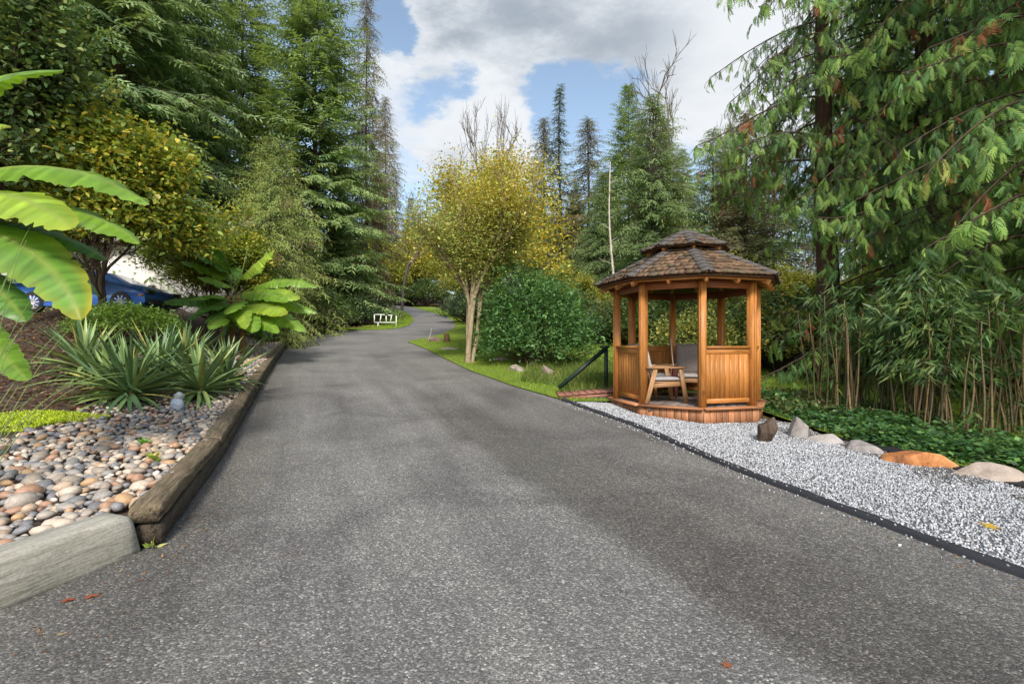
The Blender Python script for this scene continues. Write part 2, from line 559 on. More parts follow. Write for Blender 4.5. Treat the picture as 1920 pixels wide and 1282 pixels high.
# lawn soil under the blades
m, t, p, out = newmat('lawn'); M['lawn'] = m
w = wpos(t)
c = ramp(t, tnoise(t, 30, 5, .7, w), [(.3, (.10, .16, .022)), (.5, (.17, .25, .035)), (.72, (.27, .35, .06))])
c = mixcol(t, maprange(t, tnoise(t, .8, 4, .6, w), .5, .68, 0, .6), c, (.15, .20, .03))
t.links.new(c, p.inputs['Base Color']); p.inputs['Roughness'].default_value = .9
p.inputs['Specular IOR Level'].default_value = .1
bump(t, tnoise(t, 45, 4, .7, w), .9, .04, p)

# planting-bed soil
m, t, p, out = newmat('bed_soil'); M['soil'] = m
w = wpos(t)
c = ramp(t, tnoise(t, 25, 6, .7, w), [(.3, (.03, .022, .017)), (.55, (.07, .048, .034)), (.75, (.12, .085, .06))])
t.links.new(c, p.inputs['Base Color']); p.inputs['Roughness'].default_value = .95
bump(t, tnoise(t, 60, 4, .6, w), .8, .02, p)

# river pebbles: tone of each stone from its own random number, plus speckle
def pebblemat(name, per_object):
    m, t, p, out = newmat(name)
    if per_object:
        ri = objrand(t)
        c = ramp(t, ri, [(0, (.16, .165, .175)), (.10, (.37, .33, .29)), (.24, (.46, .35, .26)), (.36, (.28, .27, .26)), (.46, (.52, .44, .36)),
                         (.58, (.36, .22, .15)), (.68, (.29, .25, .21)), (.78, (.52, .45, .37)), (.86, (.22, .22, .235)), (.93, (.46, .30, .17)), (1, (.60, .56, .50))])
        t.nodes[-1].color_ramp.interpolation = 'CONSTANT'
    else:
        c = attr(t)
    vec = coords(t, 'Object') if per_object else wpos(t)
    sp = tnoise(t, 30 if not per_object else 6, 6, .7, vec)
    c = mixcol(t, 1.0, c, ramp(t, sp, [(.3, (.68, .67, .66)), (.7, (1.22, 1.2, 1.18))]), 'MULTIPLY')
    t.links.new(c, p.inputs['Base Color']); p.inputs['Roughness'].default_value = .52
    p.inputs['Specular IOR Level'].default_value = .35
    return m
M['pebble'] = pebblemat('river_pebble', True)
M['pebble_small'] = pebblemat('river_pebble_small', False)
M['gravel'] = colmat('crushed_gravel', .7, .3, 40, .25)

# gazebo woods
CED = [(.24, .085, .020), (.40, .165, .040), (.50, .235, .070)]
M['cedar'] = woodmat('cedar_stain', CED, .45, var=.16)
M['cedar_h'] = woodmat('cedar_stain_rail', CED, .45)
M['cedar_dark'] = woodmat('cedar_dark', [(.16, .05, .018), (.27, .09, .032), (.36, .14, .05)], .5)
M['skirt'] = woodmat('cedar_skirt', [(.22, .085, .036), (.34, .15, .07), (.44, .22, .115)], .6)
M['deck'] = woodmat('deck_grey', [(.10, .08, .07), (.17, .14, .125), (.24, .2, .18)], .7)
M['deck_red'] = woodmat('deck_red', [(.13, .055, .04), (.20, .09, .065), (.27, .13, .10)], .65)
M['chairwood'] = woodmat('chair_teak', [(.20, .10, .045), (.34, .19, .09), (.45, .28, .15)], .55, var=.2)
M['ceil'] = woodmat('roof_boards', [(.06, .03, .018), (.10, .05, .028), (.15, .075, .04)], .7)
# shingles
m, t, p, out = newmat('cedar_shingle'); M['shingle'] = m
tcn = t.nodes.new('ShaderNodeTexCoord')
w = wpos(t)
ri = objrand(t)
base = ramp(t, ri, [(0, (.075, .052, .038)), (.3, (.125, .084, .058)), (.55, (.185, .115, .075)), (.8, (.105, .09, .068)), (1, (.24, .15, .095))])
gn = tnoise(t, 45, 5, .65, w)
base = mixcol(t, 1.0, base, ramp(t, gn, [(.3, (.6, .6, .6)), (.7, (1.35, 1.3, 1.25))]), 'MULTIPLY')
mo = maprange(t, tnoise(t, 9, 5, .65, w), .54, .66, 0, .75)
base = mixcol(t, mo, base, (.10, .105, .045))
t.links.new(base, p.inputs['Base Color']); p.inputs['Roughness'].default_value = .9
p.inputs['Specular IOR Level'].default_value = .15
bump(t, gn, .5, .01, p)
m, t, p, out = newmat('shingle_dark'); M['ridge'] = m
w = wpos(t)
base = ramp(t, tnoise(t, 30, 5, .65, w), [(.3, (.045, .04, .038)), (.6, (.095, .085, .08)), (.8, (.16, .145, .13))])
t.links.new(base, p.inputs['Base Color']); p.inputs['Roughness'].default_value = .85
# weathered landscape timber
m, t, p, out = newmat('weathered_timber'); M['timber'] = m
v = coords(t, 'Object', (1.2, 14, 14))
g = tnoise(t, 3.2, 8, .65, v, .8)
c = ramp(t, g, [(.25, (.035, .026, .017)), (.42, (.11, .083, .053)), (.60, (.22, .175, .115)), (.8, (.38, .32, .23))])
crack = maprange(t, tnoise(t, 2.0, 4, .5, coords(t, 'Object', (.5, 20, 20)), .3), .60, .66, 0, .8)
c = mixcol(t, crack, c, (.018, .014, .010))
alg = maprange(t, tnoise(t, 4, 4, .6, coords(t, 'Object')), .52, .66, 0, .5)
c = mixcol(t, alg, c, (.105, .105, .06))
c = mixcol(t, 1.0, c, attr(t), 'MULTIPLY')
t.links.new(c, p.inputs['Base Color']); p.inputs['Roughness'].default_value = .85
bump(t, mth(t, 'SUBTRACT', g, mth(t, 'MULTIPLY', crack, .8)), .9, .02, p)
# grey weathered block
m, t, p, out = newmat('weathered_block'); M['block'] = m
v = coords(t, 'Object', (1.2, 11, 15))
g = tnoise(t, 3.0, 8, .68, v, 1.0)
c = ramp(t, g, [(.25, (.16, .15, .12)), (.5, (.35, .335, .285)), (.75, (.49, .475, .42))])
sp = tnoise(t, 55, 4, .7, coords(t, 'Object'))
c = mixcol(t, 1.0, c, ramp(t, sp, [(.3, (.75, .75, .74)), (.7, (1.15, 1.15, 1.13))]), 'MULTIPLY')
t.links.new(c, p.inputs['Base Color']); p.inputs['Roughness'].default_value = .9
bump(t, mth(t, 'ADD', g, mth(t, 'MULTIPLY', sp, .3)), .55, .012, p)
# boulders
m, t, p, out = newmat('grey_boulder'); M['boulder'] = m
v = coords(t, 'Object')
g = tnoise(t, 5, 8, .65, v)
c = ramp(t, g, [(.3, (.16, .145, .135)), (.5, (.30, .275, .26)), (.72, (.42, .39, .37))])
c = mixcol(t, 1.0, c, attr(t), 'MULTIPLY')
t.links.new(c, p.inputs['Base Color']); p.inputs['Roughness'].default_value = .8
bump(t, tnoise(t, 9, 8, .7, v), .8, .04, p)
m, t, p, out = newmat('orange_boulder'); M['orange'] = m
v = coords(t, 'Object')
c = ramp(t, tnoise(t, 4.5, 7, .6, v, .8), [(.3, (.12, .05, .025)), (.45, (.40, .15, .045)), (.6, (.52, .24, .085)), (.75, (.55, .36, .20))])
t.links.new(c, p.inputs['Base Color']); p.inputs['Roughness'].default_value = .7
bump(t, tnoise(t, 9, 8, .7, v), .7, .04, p)
# car paint, glass
m, t, p, out = newmat('blue_car_paint'); M['car'] = m
p.inputs['Base Color'].default_value = (.05, .18, .58, 1); p.inputs['Roughness'].default_value = .25
p.inputs['Coat Weight'].default_value = .8; p.inputs['Metallic'].default_value = .3
m, t, p, out = newmat('car_glass'); M['glass'] = m
p.inputs['Base Color'].default_value = (.02, .025, .03, 1); p.inputs['Roughness'].default_value = .04
p.inputs['Specular IOR Level'].default_value = .9
m, t, p, out = newmat('lens_blue_glass'); M['lens'] = m
c = ramp(t, tnoise(t, 5, 4, .6, coords(t, 'Object')), [(.3, (.22, .28, .40)), (.7, (.50, .57, .66))])
t.links.new(c, p.inputs['Base Color']); p.inputs['Roughness'].default_value = .18
p.inputs['Specular IOR Level'].default_value = .7
M['siding'] = colmat('house_siding', .7, .3, 3, .05)
M['cloth'] = colmat('cushion_cloth', .95, .1, 30, .15, 90, .3, .003)
# ------------------------------------------------------------------ the ground, the drive, lawns
def axis(parts):
    a = []
    for lo, hi, st in parts: a += list(np.arange(lo, hi, st))
    return np.array(a + [parts[-1][1]])
gx = axis([(-420, -60, 40), (-60, -24, 4), (-24, -6, .8), (-6, 8, .5), (8, 24, .8), (24, 60, 4), (60, 420, 40)])
gy = axis([(-60, -8, 6), (-8, 14, .5), (14, 34, .7), (34, 70, 2), (70, 390, 40)])
GX, GY = np.meshgrid(gx, gy)
V = np.stack([GX, GY, G(GX, GY) - .07], -1).reshape(-1, 3)
i = np.arange(len(gy) - 1)[:, None] * len(gx) + np.arange(len(gx) - 1)
o = MB().add(V, np.stack([i, i + 1, i + len(gx) + 1, i + len(gx)], -1).reshape(-1, 4)).build('ground', M['floor'], smooth=True)
o['kind'] = 'structure'

_rz = np.array([-12, 0, 1.5, 3.1, 5.3, 7.5, 9.7, 11.5, 14, 16.5, 19, 20.7, 21.3, 21.7, 23, 24.7, 29, 33, 37, 43, 52, 58, 66])
_rx = np.array([7.0, 4.6, 3.85, 3.2, 2.5, 1.94, 1.05, 0.0, -1.2, -2.25, -3.3, -4.15, -4.5, -4.45, -3.96, -3.45, -3.35, -3.75, -4.35, -5.6, -9.0, -11.3, -15.5])
def xr(z): return np.interp(z, _rz, _rx)
_lz = np.array([-12, 0, 2.2, 3.4, 5.3, 8.3, 11.3, 14, 17, 19, 20.5, 21.2, 21.9, 22.6, 25.6, 26.2, 26.6, 26.9, 27.4, 28.3, 31, 38, 44.5, 52, 58, 66])
_lx = np.array([-7.5, -3.6, -2.75, -2.42, -3.12, -4.42, -5.67, -6.77, -7.87, -8.62, -9.25, -10.2, -13, -24, -24, -17, -11, -8.6, -7.2, -6.6, -6.45, -7.5, -9.0, -11.4, -13.9, -19])
def xl(z): return np.interp(z, _lz, _lx)
zs = axis([(-12, 2, 1), (2, 30, .2), (30, 66, .8)])
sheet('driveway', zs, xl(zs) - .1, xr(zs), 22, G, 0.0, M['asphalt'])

# lawn to the right of the drive, round the gazebo and behind it
lz = axis([(9.62, 32, .25)])
lx0 = xr(lz)
sheet('lawn', lz, lx0, np.full(len(lz), 15.0), 40, G, .018, M['lawn'])
lz2 = axis([(2.6, 10.0, .25)])
_kz = np.array([-2, 1.0, 3.0, 5.0, 6.05, 7.4, 8.3, 9.3, 10.0]); _kx = np.array([7.5, 6.3, 5.75, 5.22, 5.02, 4.62, 4.5, 4.4, 4.4])
def xk(z): return np.interp(z, _kz, _kx)
sheet('lawn_verge', lz2, xk(lz2) + .3, np.full(len(lz2), 15.0), 24, G, .010, M['lawn'])
# far verges along the drive
vz = axis([(26.65, 60, .4)])
sheet('grass_verge', vz, np.where(vz < 28, -22, xl(vz) - 2.6), xl(vz), 12, G, .018, M['lawn'])
vz = axis([(32.3, 60, .5)])
sheet('grass_verge', vz, xr(vz), xr(vz) + 2.6, 8, G, .018, M['lawn'])

def blades(n, fx, h, w, cols, lean=.5):
    """n grass blades; fx(n) gives x, y"""
    x, y, z = fx(n)
    D = np.stack([rng.normal(0, lean, n), rng.normal(0, lean, n), np.ones(n)], 1)
    a = U(0, 2 * np.pi, n)
    Nn = np.stack([np.cos(a), np.sin(a), np.zeros(n)], 1)
    b = MB()
    D = norm(D); S_ = norm(np.cross(D, Nn)); L = h * np.exp(rng.normal(0, .35, n))[:, None]
    B = np.stack([x, y, z], 1)
    V = np.stack([B - S_ * w, B + S_ * w, B + D * L], 1).reshape(-1, 3)
    ci = rng.integers(0, len(cols), n)
    c = np.asarray(cols)[ci] * np.exp(rng.normal(0, .2, (n, 1)))
    b.add(V, np.arange(3 * n).reshape(-1, 3), np.repeat(c, 3, 0))
    return b
LAWN = [(.14, .26, .028), (.20, .34, .04), (.28, .40, .055), (.32, .38, .07)]
def f_lawn(n):
    y = 9.7 + 14.5 * U(0, 1, n) ** 1.35
    lo = xr(y) + .02
    x = lo + (np.minimum(12.5, y * .95) - lo) * U(0, 1, n)
    return x, y, G(x, y) + .015
blades(56000, f_lawn, .05, .006, LAWN).build('grass', M['grassblade'])['kind'] = 'stuff'
def f_v(n):
    y = 3.4 + 6.6 * U(0, 1, n)
    x = xk(y) + .3 + 1.5 * U(0, 1, n)
    return x, y, G(x, y) + .01
blades(11000, f_v, .05, .004, LAWN).build('grass', M['grassblade'])['kind'] = 'stuff'
def f_far(n):
    y = 26.7 + 24 * U(0, 1, n) ** 1.3
    L = rng.random(n) < .6
    x = np.where(L, xl(y) - U(0, 1, n) * np.where(y < 28, 12, 2.4), xr(np.maximum(y, 32.3)) + 2.4 * U(0, 1, n))
    y = np.where(L, y, np.maximum(y, 32.3))
    return x, y, G(x, y) + .015
blades(18000, f_far, .07, .014, LAWN).build('grass', M['grassblade'])['kind'] = 'stuff'
# taller rough grass along the dry stream between lawn and boardwalk
def f_rough(n):
    y = U(10.3, 15.5, n)
    x = U(.3, 3.9, n) + (y - 10) * .1 - .3
    k = (x > xr(y) + .35 + .55 * vnoise(y * 2, x * 0, 3))
    y = np.where(k, y, 12.8); x = np.where(k, x, U(1.2, 3.2, n))
    return x, y, G(x, y) + .01
blades(14000, f_rough, .17, .010, [(.07, .15, .02), (.16, .22, .045), (.27, .27, .08), (.10, .19, .04)], .55).build('rough_grass', M['grassblade'])['kind'] = 'stuff'

# gravel bed round the gazebo
gz = axis([(-2, 9.55, .15)])
gl = xr(gz) + .06
_gk = np.interp(gz, [-2, 7.4, 8.2, 9.0, 9.4, 9.55], [7.6, 4.66, 4.75, 3.6, 2.0, 1.35])
gr = np.where(gz < 7.4, xk(gz) + .06, _gk)
sheet('gravel_bed', gz, gl, np.maximum(gr, gl + .02), 24, G, .012, M['gravel'])
bpy.data.objects['gravel_bed'].data.attributes['Col'].data.foreach_set('color', np.tile([.12, .125, .135, 1], len(gz) * 24).astype(np.float32))
ng = 46000
y = np.sqrt(U(1.4 ** 2, 9.5 ** 2, ng)); y = np.where(rng.random(ng) < .35, U(3, 9.5, ng), y)
lo = xr(y) + .09; hi = np.maximum(np.interp(y, gz, gr), lo + .01)
x = lo + (hi - lo) * U(0, 1, ng)
x = np.where(rng.random(ng) < .011, lo - np.abs(rng.normal(.0, .13, ng)) - .03, x)
ok = x < y * 1.1 + .2
x, y = x[ok], y[ok]; ng = len(x)
oct_ = np.array([[1, 0, 0], [-1, 0, 0], [0, 1, 0], [0, -1, 0], [0, 0, 1], [0, 0, -1.]])
of = np.array([[0, 2, 4], [2, 1, 4], [1, 3, 4], [3, 0, 4], [2, 0, 5], [1, 2, 5], [3, 1, 5], [0, 3, 5]])
a = norm(rng.normal(size=(ng, 3))); bz = norm(rng.normal(size=(ng, 3)))
Mx = basis(a, bz) * np.stack([np.ones(ng), U(.6, 1, ng), U(.45, .8, ng)], 1)[:, None, :]
cols = np.array([(.36, .38, .41), (.45, .47, .50), (.31, .325, .35), (.52, .535, .55), (.22, .23, .25), (.35, .35, .355)])
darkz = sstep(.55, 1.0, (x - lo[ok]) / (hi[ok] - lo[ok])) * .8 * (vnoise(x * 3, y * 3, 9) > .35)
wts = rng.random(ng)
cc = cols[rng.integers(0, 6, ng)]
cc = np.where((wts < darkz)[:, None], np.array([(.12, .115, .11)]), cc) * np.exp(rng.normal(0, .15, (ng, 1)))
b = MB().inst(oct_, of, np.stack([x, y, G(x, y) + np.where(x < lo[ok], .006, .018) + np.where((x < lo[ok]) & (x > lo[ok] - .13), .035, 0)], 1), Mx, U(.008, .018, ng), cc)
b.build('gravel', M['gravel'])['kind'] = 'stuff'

# black landscape edging between asphalt and gravel
t = thing('landscape_edging', 'low black edging strip between the asphalt and the pale gravel', 'edging', (2.5, 5.3, 0))
ez = axis([(-2, 9.4, .2), (9.4, 9.75, .07)])
pts = np.stack([xr(ez), ez], 1)
tipc = np.array([[1.03, 9.85], [1.10, 9.97], [1.25, 10.0], [1.5, 9.96], [1.9, 9.9]])
pts = np.concatenate([pts, tipc])
d = norm(np.gradient(pts, axis=0)); nn = np.stack([d[:, 1], -d[:, 0]], 1)
prof_ = [(-.055, -.05), (-.05, .028), (-.02, .046), (.025, .046), (.055, .02), (.06, -.05)]
V, F = [], []
for r, (p, q) in enumerate(zip(pts, nn)):
    for (u, h) in prof_:
        xx, yy = p + q * (u + .005 * math.sin(r * 2.3)); V.append((xx, yy, float(G(*p)) + h + .006 * math.sin(r * 1.7 + u * 40)))
k = len(prof_)
for r in range(len(pts) - 1):
    for i in range(k - 1): F.append([r * k + i, r * k + i + 1, (r + 1) * k + i + 1, (r + 1) * k + i])
MB().add(V, F, (.030, .031, .036)).build('strip', M['dark'], t, (2.5, 5.3, 0))

# ------------------------------------------------------------------ planting bed on the left
bz_ = axis([(2.0, 21.0, .22)])
sheet('planting_bed', bz_, tx(bz_) - 7.5, np.where(bz_ < 3.4, -2.62 - .272 * (3.36 - bz_), tx(bz_) - .06), 40, Bd, -.02, M['soil'])

# landscape timbers: two courses of weathered half-round logs along the bed
tt = thing('timber_edging', 'weathered brown landscape timbers stacked along the pebble bed', 'edging', (-4.5, 8.3, 0))
def timber(p0, p1, w, h, tone):
    L = np.linalg.norm(np.subtract(p1, p0)); n = 26
    s = np.linspace(0, L, n) - L / 2
    prf = np.array([(-.42, -.5), (.42, -.5), (.495, -.40), (.5, 0), (.495, .38), (.42, .49), (0, .51), (-.42, .49), (-.495, .38), (-.5, 0), (-.495, -.40)])
    k = len(prf); V = []
    sd = rng.random() * 50
    for i, q in enumerate(s):
        wob = 1 + .05 * (vnoise(np.array([q * 3]), np.array([sd]))[0] - .5) * 2
        f = .93 if i in (0, n - 1) else 1
        for j, (a_, b_) in enumerate(prf):
            e = .008 * (vnoise(np.array([q * 9]), np.array([j * 1.7 + sd]))[0] - .5) * 2
            V.append((q, (a_ * w * wob + e) * f, (b_ * h + e) * f))
    F = []
    for i in range(n - 1):
        for j in range(k):
            F.append([i * k + j, i * k + (j + 1) % k, (i + 1) * k + (j + 1) % k, (i + 1) * k + j])
    b = MB().add(V, F, tone)
    b.F.setdefault(k, []).append(np.array([list(range(k))[::-1], [(n - 1) * k + j for j in range(k)]]))
    x_ = norm(np.subtract(p1, p0)); y_ = norm(np.cross((0, 0, 1), x_)); z_ = np.cross(x_, y_)
    o = obj('timber', b.build('timber', M['timber'], link=False), tt)
    o.matrix_local = mat4(np.stack([x_, y_, z_], 1), (np.add(p0, p1) / 2) - np.array([-4.5, 8.3, 0]))
    return o
cum = np.concatenate([[0], np.cumsum(np.hypot(np.diff(_tx[1:]), np.diff(_tz[1:])))])
def along(s): return np.interp(s, cum, _tx[1:]), np.interp(s, cum, _tz[1:])
s0 = 0.0; k_ = 0
while s0 < cum[-1] - .2:
    for course in (0, 1):
        a_ = s0 + (.0 if course else (.0 if k_ == 0 else .7)); e_ = min(a_ + 2.42, cum[-1])
        if course == 0 and k_ == 0: e_ = a_ + 3.1
        x0, y0 = along(a_); x1, y1 = along(e_ - .012)
        off = -.075 if course else -.045
        z0, z1 = float(G(x0, y0)), float(G(x1, y1))
        zc = .222 if course else .078
        if e_ - a_ > .4:
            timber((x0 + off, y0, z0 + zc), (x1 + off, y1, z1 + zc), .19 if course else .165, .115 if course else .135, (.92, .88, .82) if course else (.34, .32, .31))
    s0 += 2.43; k_ += 1

# grey weathered block that closes the bed towards the viewer
bt = thing('edging_block', 'long pale grey weathered block closing the pebble bed in front', 'edging', (-2.62, 2.4, 0))
V, F = [], []
n = 40
prf = [(-.13, -.03), (.10, -.03), (.115, .02), (.10, .235), (.075, .27), (-.11, .275), (-.13, .24)]
p0, p1 = np.array([-2.60, 3.36]), np.array([-3.35, .6])
d = norm(p1 - p0); nv = np.array([-d[1], d[0]])
for i in range(n):
    q = p0 + (p1 - p0) * i / (n - 1)
    for j, (u, h) in enumerate(prf):
        e = .016 * (vnoise(np.array([i * .55]), np.array([j * 3.1]))[0] - .5)
        f = .93 if i == 0 else 1
        xx, yy = q + nv * (u * f + e) + d * (h * .14 if i == 0 else 0)
        V.append((xx, yy, max(h * f + e, -.05)))
k = len(prf)
for i in range(n - 1):
    for j in range(k): F.append([i * k + j, i * k + (j + 1) % k, (i + 1) * k + (j + 1) % k, (i + 1) * k + j])
b = MB().add(V, F)
b.F.setdefault(k, []).append(np.array([list(range(k))[::-1]]))
R3 = np.array([[d[0], -d[1], 0], [d[1], d[0], 0], [0, 0, 1]])
b.V = [(np.concatenate(b.V) - [-2.62, 2.4, 0]) @ R3]
o = obj('block', b.build('block', M['block'], link=False), bt)
o.matrix_local = mat4(R3, (0, 0, 0))

# pebbles ------------------------------------------------------------
import bmesh
def stone_mesh(seed, sub, fx, fy, fz, amp=.16):
    bm = bmesh.new()
    bmesh.ops.create_icosphere(bm, subdivisions=sub, radius=1)
    from mathutils import noise as mn
    for v in bm.verts:
        p = v.co.copy()
        s_ = 1 + amp * mn.noise(p * 1.1 + Vector((seed * 7.3, seed * 1.9, 0))) + amp * .3 * mn.noise(p * 2.6 + Vector((0, seed * 3.1, 4)))
        v.co = Vector((p.x * fx, p.y * fy, p.z * fz)) * s_
    V = np.array([v.co[:] for v in bm.verts]); F = np.array([[v.index for v in f.verts] for f in bm.faces])
    bm.free()
    return V, F
stones = [stone_mesh(i, 2, 1, U(.68, .95), U(.42, .68), .2) for i in range(10)]
stones_lo = [stone_mesh(i + 40, 1, 1, U(.68, .95), U(.45, .7), .12) for i in range(6)]
stone_me = []
for V, F in stones:
    stone_me.append(MB().add(V, F).build('stone', M['pebble'], smooth=True, link=False))
pb = thing('pebble_bed', 'bed of rounded multicoloured river stones behind the timbers', 'stones', (-4.2, 6.0, float(G(-4.2, 6))))
pb_o = np.array(pb.location)
cand = []
tries = 0
grid = {}
def place(x, y, r):
    c = .22
    gxx, gyy = int(x // c), int(y // c)
    for a in (-1, 0, 1):
        for b_ in (-1, 0, 1):
            for (px, py, pr) in grid.get((gxx + a, gyy + b_), ()):
                if (px - x) ** 2 + (py - y) ** 2 < (.78 * (r + pr)) ** 2: return False
    grid.setdefault((gxx, gyy), []).append((x, y, r))
    return True
def bedmask(x, y):
    L = tx(y) - x
    yc = np.interp(y, [2, 5, 7.2, 9.5, 12, 15, 20.9], [3.0, 2.6, 2.4, 1.15, 1.2, 1.5, 1.3])   # how wide the stone strip is
    return L, L < yc + .5 * (vnoise(x * 1.1, y * 1.1, 2) - .5)
for it in range(30000):
    y = 2.2 + 18.6 * random.random() ** 1.7
    L = .12 + 4 * random.random() ** 1.1
    x = float(tx(np.array(y))) - L
    if x < -1.06 * y - .3: continue
    if y < 3.5 and x > -2.60 - .272 * (3.36 - y) - .17: continue
    _, okm = bedmask(np.array(x), np.array(y))
    if not okm: continue
    near = math.exp(-((y - 3.4) / 2.6) ** 2)
    r = random.choice([random.uniform(.022, .036), random.uniform(.03, .055)]) + near * random.choice([0, 0, .006, .018, .036]) * (1 if L > .5 else .6)
    if y > 9: r *= 1.15
    if place(x, y, r): cand.append((x, y, r))
cand.sort(key=lambda c: -(c[2] / c[1]))
bl = MB()
pal = np.array([(.19, .19, .20), (.37, .33, .29), (.42, .31, .22), (.24, .24, .245), (.47, .40, .33), (.36, .22, .15), (.29, .25, .21), (.54, .46, .38), (.24, .24, .25), (.62, .56, .49)])
npart = 0
for j, (x, y, r) in enumerate(cand):
    R = np.array((Matrix.Rotation(random.uniform(0, 6.28), 3, 'Z') @ Matrix.Rotation(random.gauss(0, .28), 3, 'X') @ Matrix.Rotation(random.gauss(0, .2), 3, 'Y')))
    z = float(Bd(x, y)) + r * .28 + random.uniform(-.008, .02)
    if npart < 300 and x > -1.04 * y:
        o = bpy.data.objects.new('stone', random.choice(stone_me)); C.objects.link(o); o.parent = pb
        o.matrix_local = mat4(R, np.array([x, y, z]) - pb_o, (r * 1.12,) * 3)
        npart += 1
    else:
        V, F = random.choice(stones_lo if y > 6 else stones)
        bl.add(V @ R.T * r * 1.12 + [x, y, z], F, pal[random.randrange(10)] * random.uniform(.75, 1.2) * (1.12 if y > 9 else 1))
for it in range(1500):      # loose second layer
    x, y, r = random.choice(cand)
    V, F = random.choice(stones_lo)
    r2 = random.uniform(.022, .04)
    a = random.uniform(0, 6.28)
    x2, y2 = x + math.cos(a) * r, y + math.sin(a) * r
    if tx(y2) - x2 < .14 or (y2 < 3.5 and x2 > -2.60 - .272 * (3.36 - y2) - .17): continue
    R = np.array(Matrix.Rotation(random.uniform(0, 6.28), 3, 'Z'))
    bl.add(V @ R.T * r2 + [x2, y2, float(Bd(x2, y2)) + .012], F, pal[random.randrange(10)] * random.uniform(.7, 1.15))
o = bl.build('small_stones', M['pebble_small'], pb, pb_o, smooth=True); o['kind'] = 'stuff'
print('pebbles', len(cand))
# ------------------------------------------------------------------ gazebo
GC = np.array([3.25, 9.30, 0.0]); R_P = 1.25; R_E = 1.63
Z_D, Z_R, Z_B, Z_E, Z_T = .38, 1.40, 2.40, 2.50, 3.08
gaz = thing('gazebo', 'octagonal orange cedar gazebo with two-tier shingle roof on the gravel', 'gazebo', GC)
PH = .655
def cor(k, r): a = PH + k * math.pi / 4; return np.array([r * math.cos(a), r * math.sin(a), 0.0])
PM = {}
def piece(name, p0, p1, w, h, mat, parent, side=(0, 0, 1), cham=.004, link_origin=None):
    """a sawn board: long axis local z, width w along 'side', thickness h; edges eased"""
    p0, p1 = np.asarray(p0, float), np.asarray(p1, float)
    z = norm(p1 - p0); L = np.linalg.norm(p1 - p0)
    s_ = np.asarray(side, float); x = norm(s_ - z * np.dot(s_, z)); y = np.cross(z, x)
    c = min(cham, w * .2, h * .2)
    oc = np.array([(-w / 2 + c, -h / 2), (w / 2 - c, -h / 2), (w / 2, -h / 2 + c), (w / 2, h / 2 - c), (w / 2 - c, h / 2), (-w / 2 + c, h / 2), (-w / 2, h / 2 - c), (-w / 2, -h / 2 + c)])
    V = np.concatenate([np.c_[oc, np.full(8, -L / 2)], np.c_[oc, np.full(8, L / 2)]])
    b = MB().add(V, [[i, (i + 1) % 8, (i + 1) % 8 + 8, i + 8] for i in range(8)])
    b.F.setdefault(8, []).append(np.array([list(range(8))[::-1], list(range(8, 16))]))
    o = obj(name, b.build(name, mat, link=False), parent)
    m_ = mat4(np.stack([x, y, z], 1), (p0 + p1) / 2)
    PM[o.name] = m_
    o.matrix_local = m_
    return o
# platform
fl = piece('deck_floor', (0, 0, Z_D - .11), (0, 0, Z_D - .05), 1.9, 1.9, M['deck'], gaz, (1, 0, 0))
def octhalf(y, r):     # half-width of the octagon at height y (in a frame turned by PH)
    ap = r * math.cos(math.pi / 8)
    return min(ap, ap * math.sqrt(2) - abs(y))
rt = np.array([[math.cos(PH + math.pi / 8), -math.sin(PH + math.pi / 8), 0], [math.sin(PH + math.pi / 8), math.cos(PH + math.pi / 8), 0], [0, 0, 1]])
flz = np.array([0, 0, (Z_D - .08)])
fminv = PM[fl.name].inverted()
for i in range(17):
    y = -1.16 + i * .145
    h = octhalf(y, 1.27)
    if abs(y) > 1.17: continue
    a_, b_ = rt @ np.array([-h, y, Z_D - .02]), rt @ np.array([h, y, Z_D - .02])
    o = piece('plank', a_, b_, .138, .035, M['deck'], gaz, rt @ np.array([0, 1, 0]))
    ml = PM[o.name].copy(); o.parent = fl; o.matrix_local = fminv @ ml
# skirt of vertical boards
for k in range(8):
    a_, b_ = cor(k, 1.36), cor(k + 1, 1.36)
    u = norm(b_ - a_); L = np.linalg.norm(b_ - a_); nrm = np.array([u[1], -u[0], 0])
    zb = float(G(*(GC + (a_ + b_) / 2)[:2])) - .04
    sk = piece('skirt', a_ * .975 + [0, 0, Z_D - .06], b_ * .975 + [0, 0, Z_D - .06], .06, .03, M['skirt'], gaz)
    inv = PM[sk.name].inverted()
    n = 9
    for i in range(n):
        c = a_ + u * L * (i + .5) / n
        o = piece('board', c + [0, 0, zb], c + [0, 0, Z_D - .035 + .003 * (i % 2)], L / n - .007, .024, M['skirt'], gaz, u)
        ml = PM[o.name].copy(); o.parent = sk; o.matrix_local = inv @ ml
    piece('deck_rim', cor(k, 1.366) + [0, 0, Z_D - .018], cor(k + 1, 1.366) + [0, 0, Z_D - .018], .034, .14, M['skirt'], gaz)
# posts, beams
for k in range(8):
    p = cor(k, R_P); rad = norm(p)
    piece('post', p + [0, 0, Z_D - .02], p + [0, 0, Z_B + .06], .118, .118, M['cedar'], gaz, rad, .008)
    # slim second board on the outer face of each post
    piece('post_trim', p + rad * .069 + [0, 0, Z_D], p + rad * .069 + [0, 0, Z_B], .07, .018, M['cedar'], gaz, np.cross((0, 0, 1), rad))
    a_, b_ = cor(k, R_P - .005), cor(k + 1, R_P - .005)
    piece('beam', a_ + [0, 0, Z_B - .01], b_ + [0, 0, Z_B - .01], .135, .06, M['cedar_dark'], gaz)
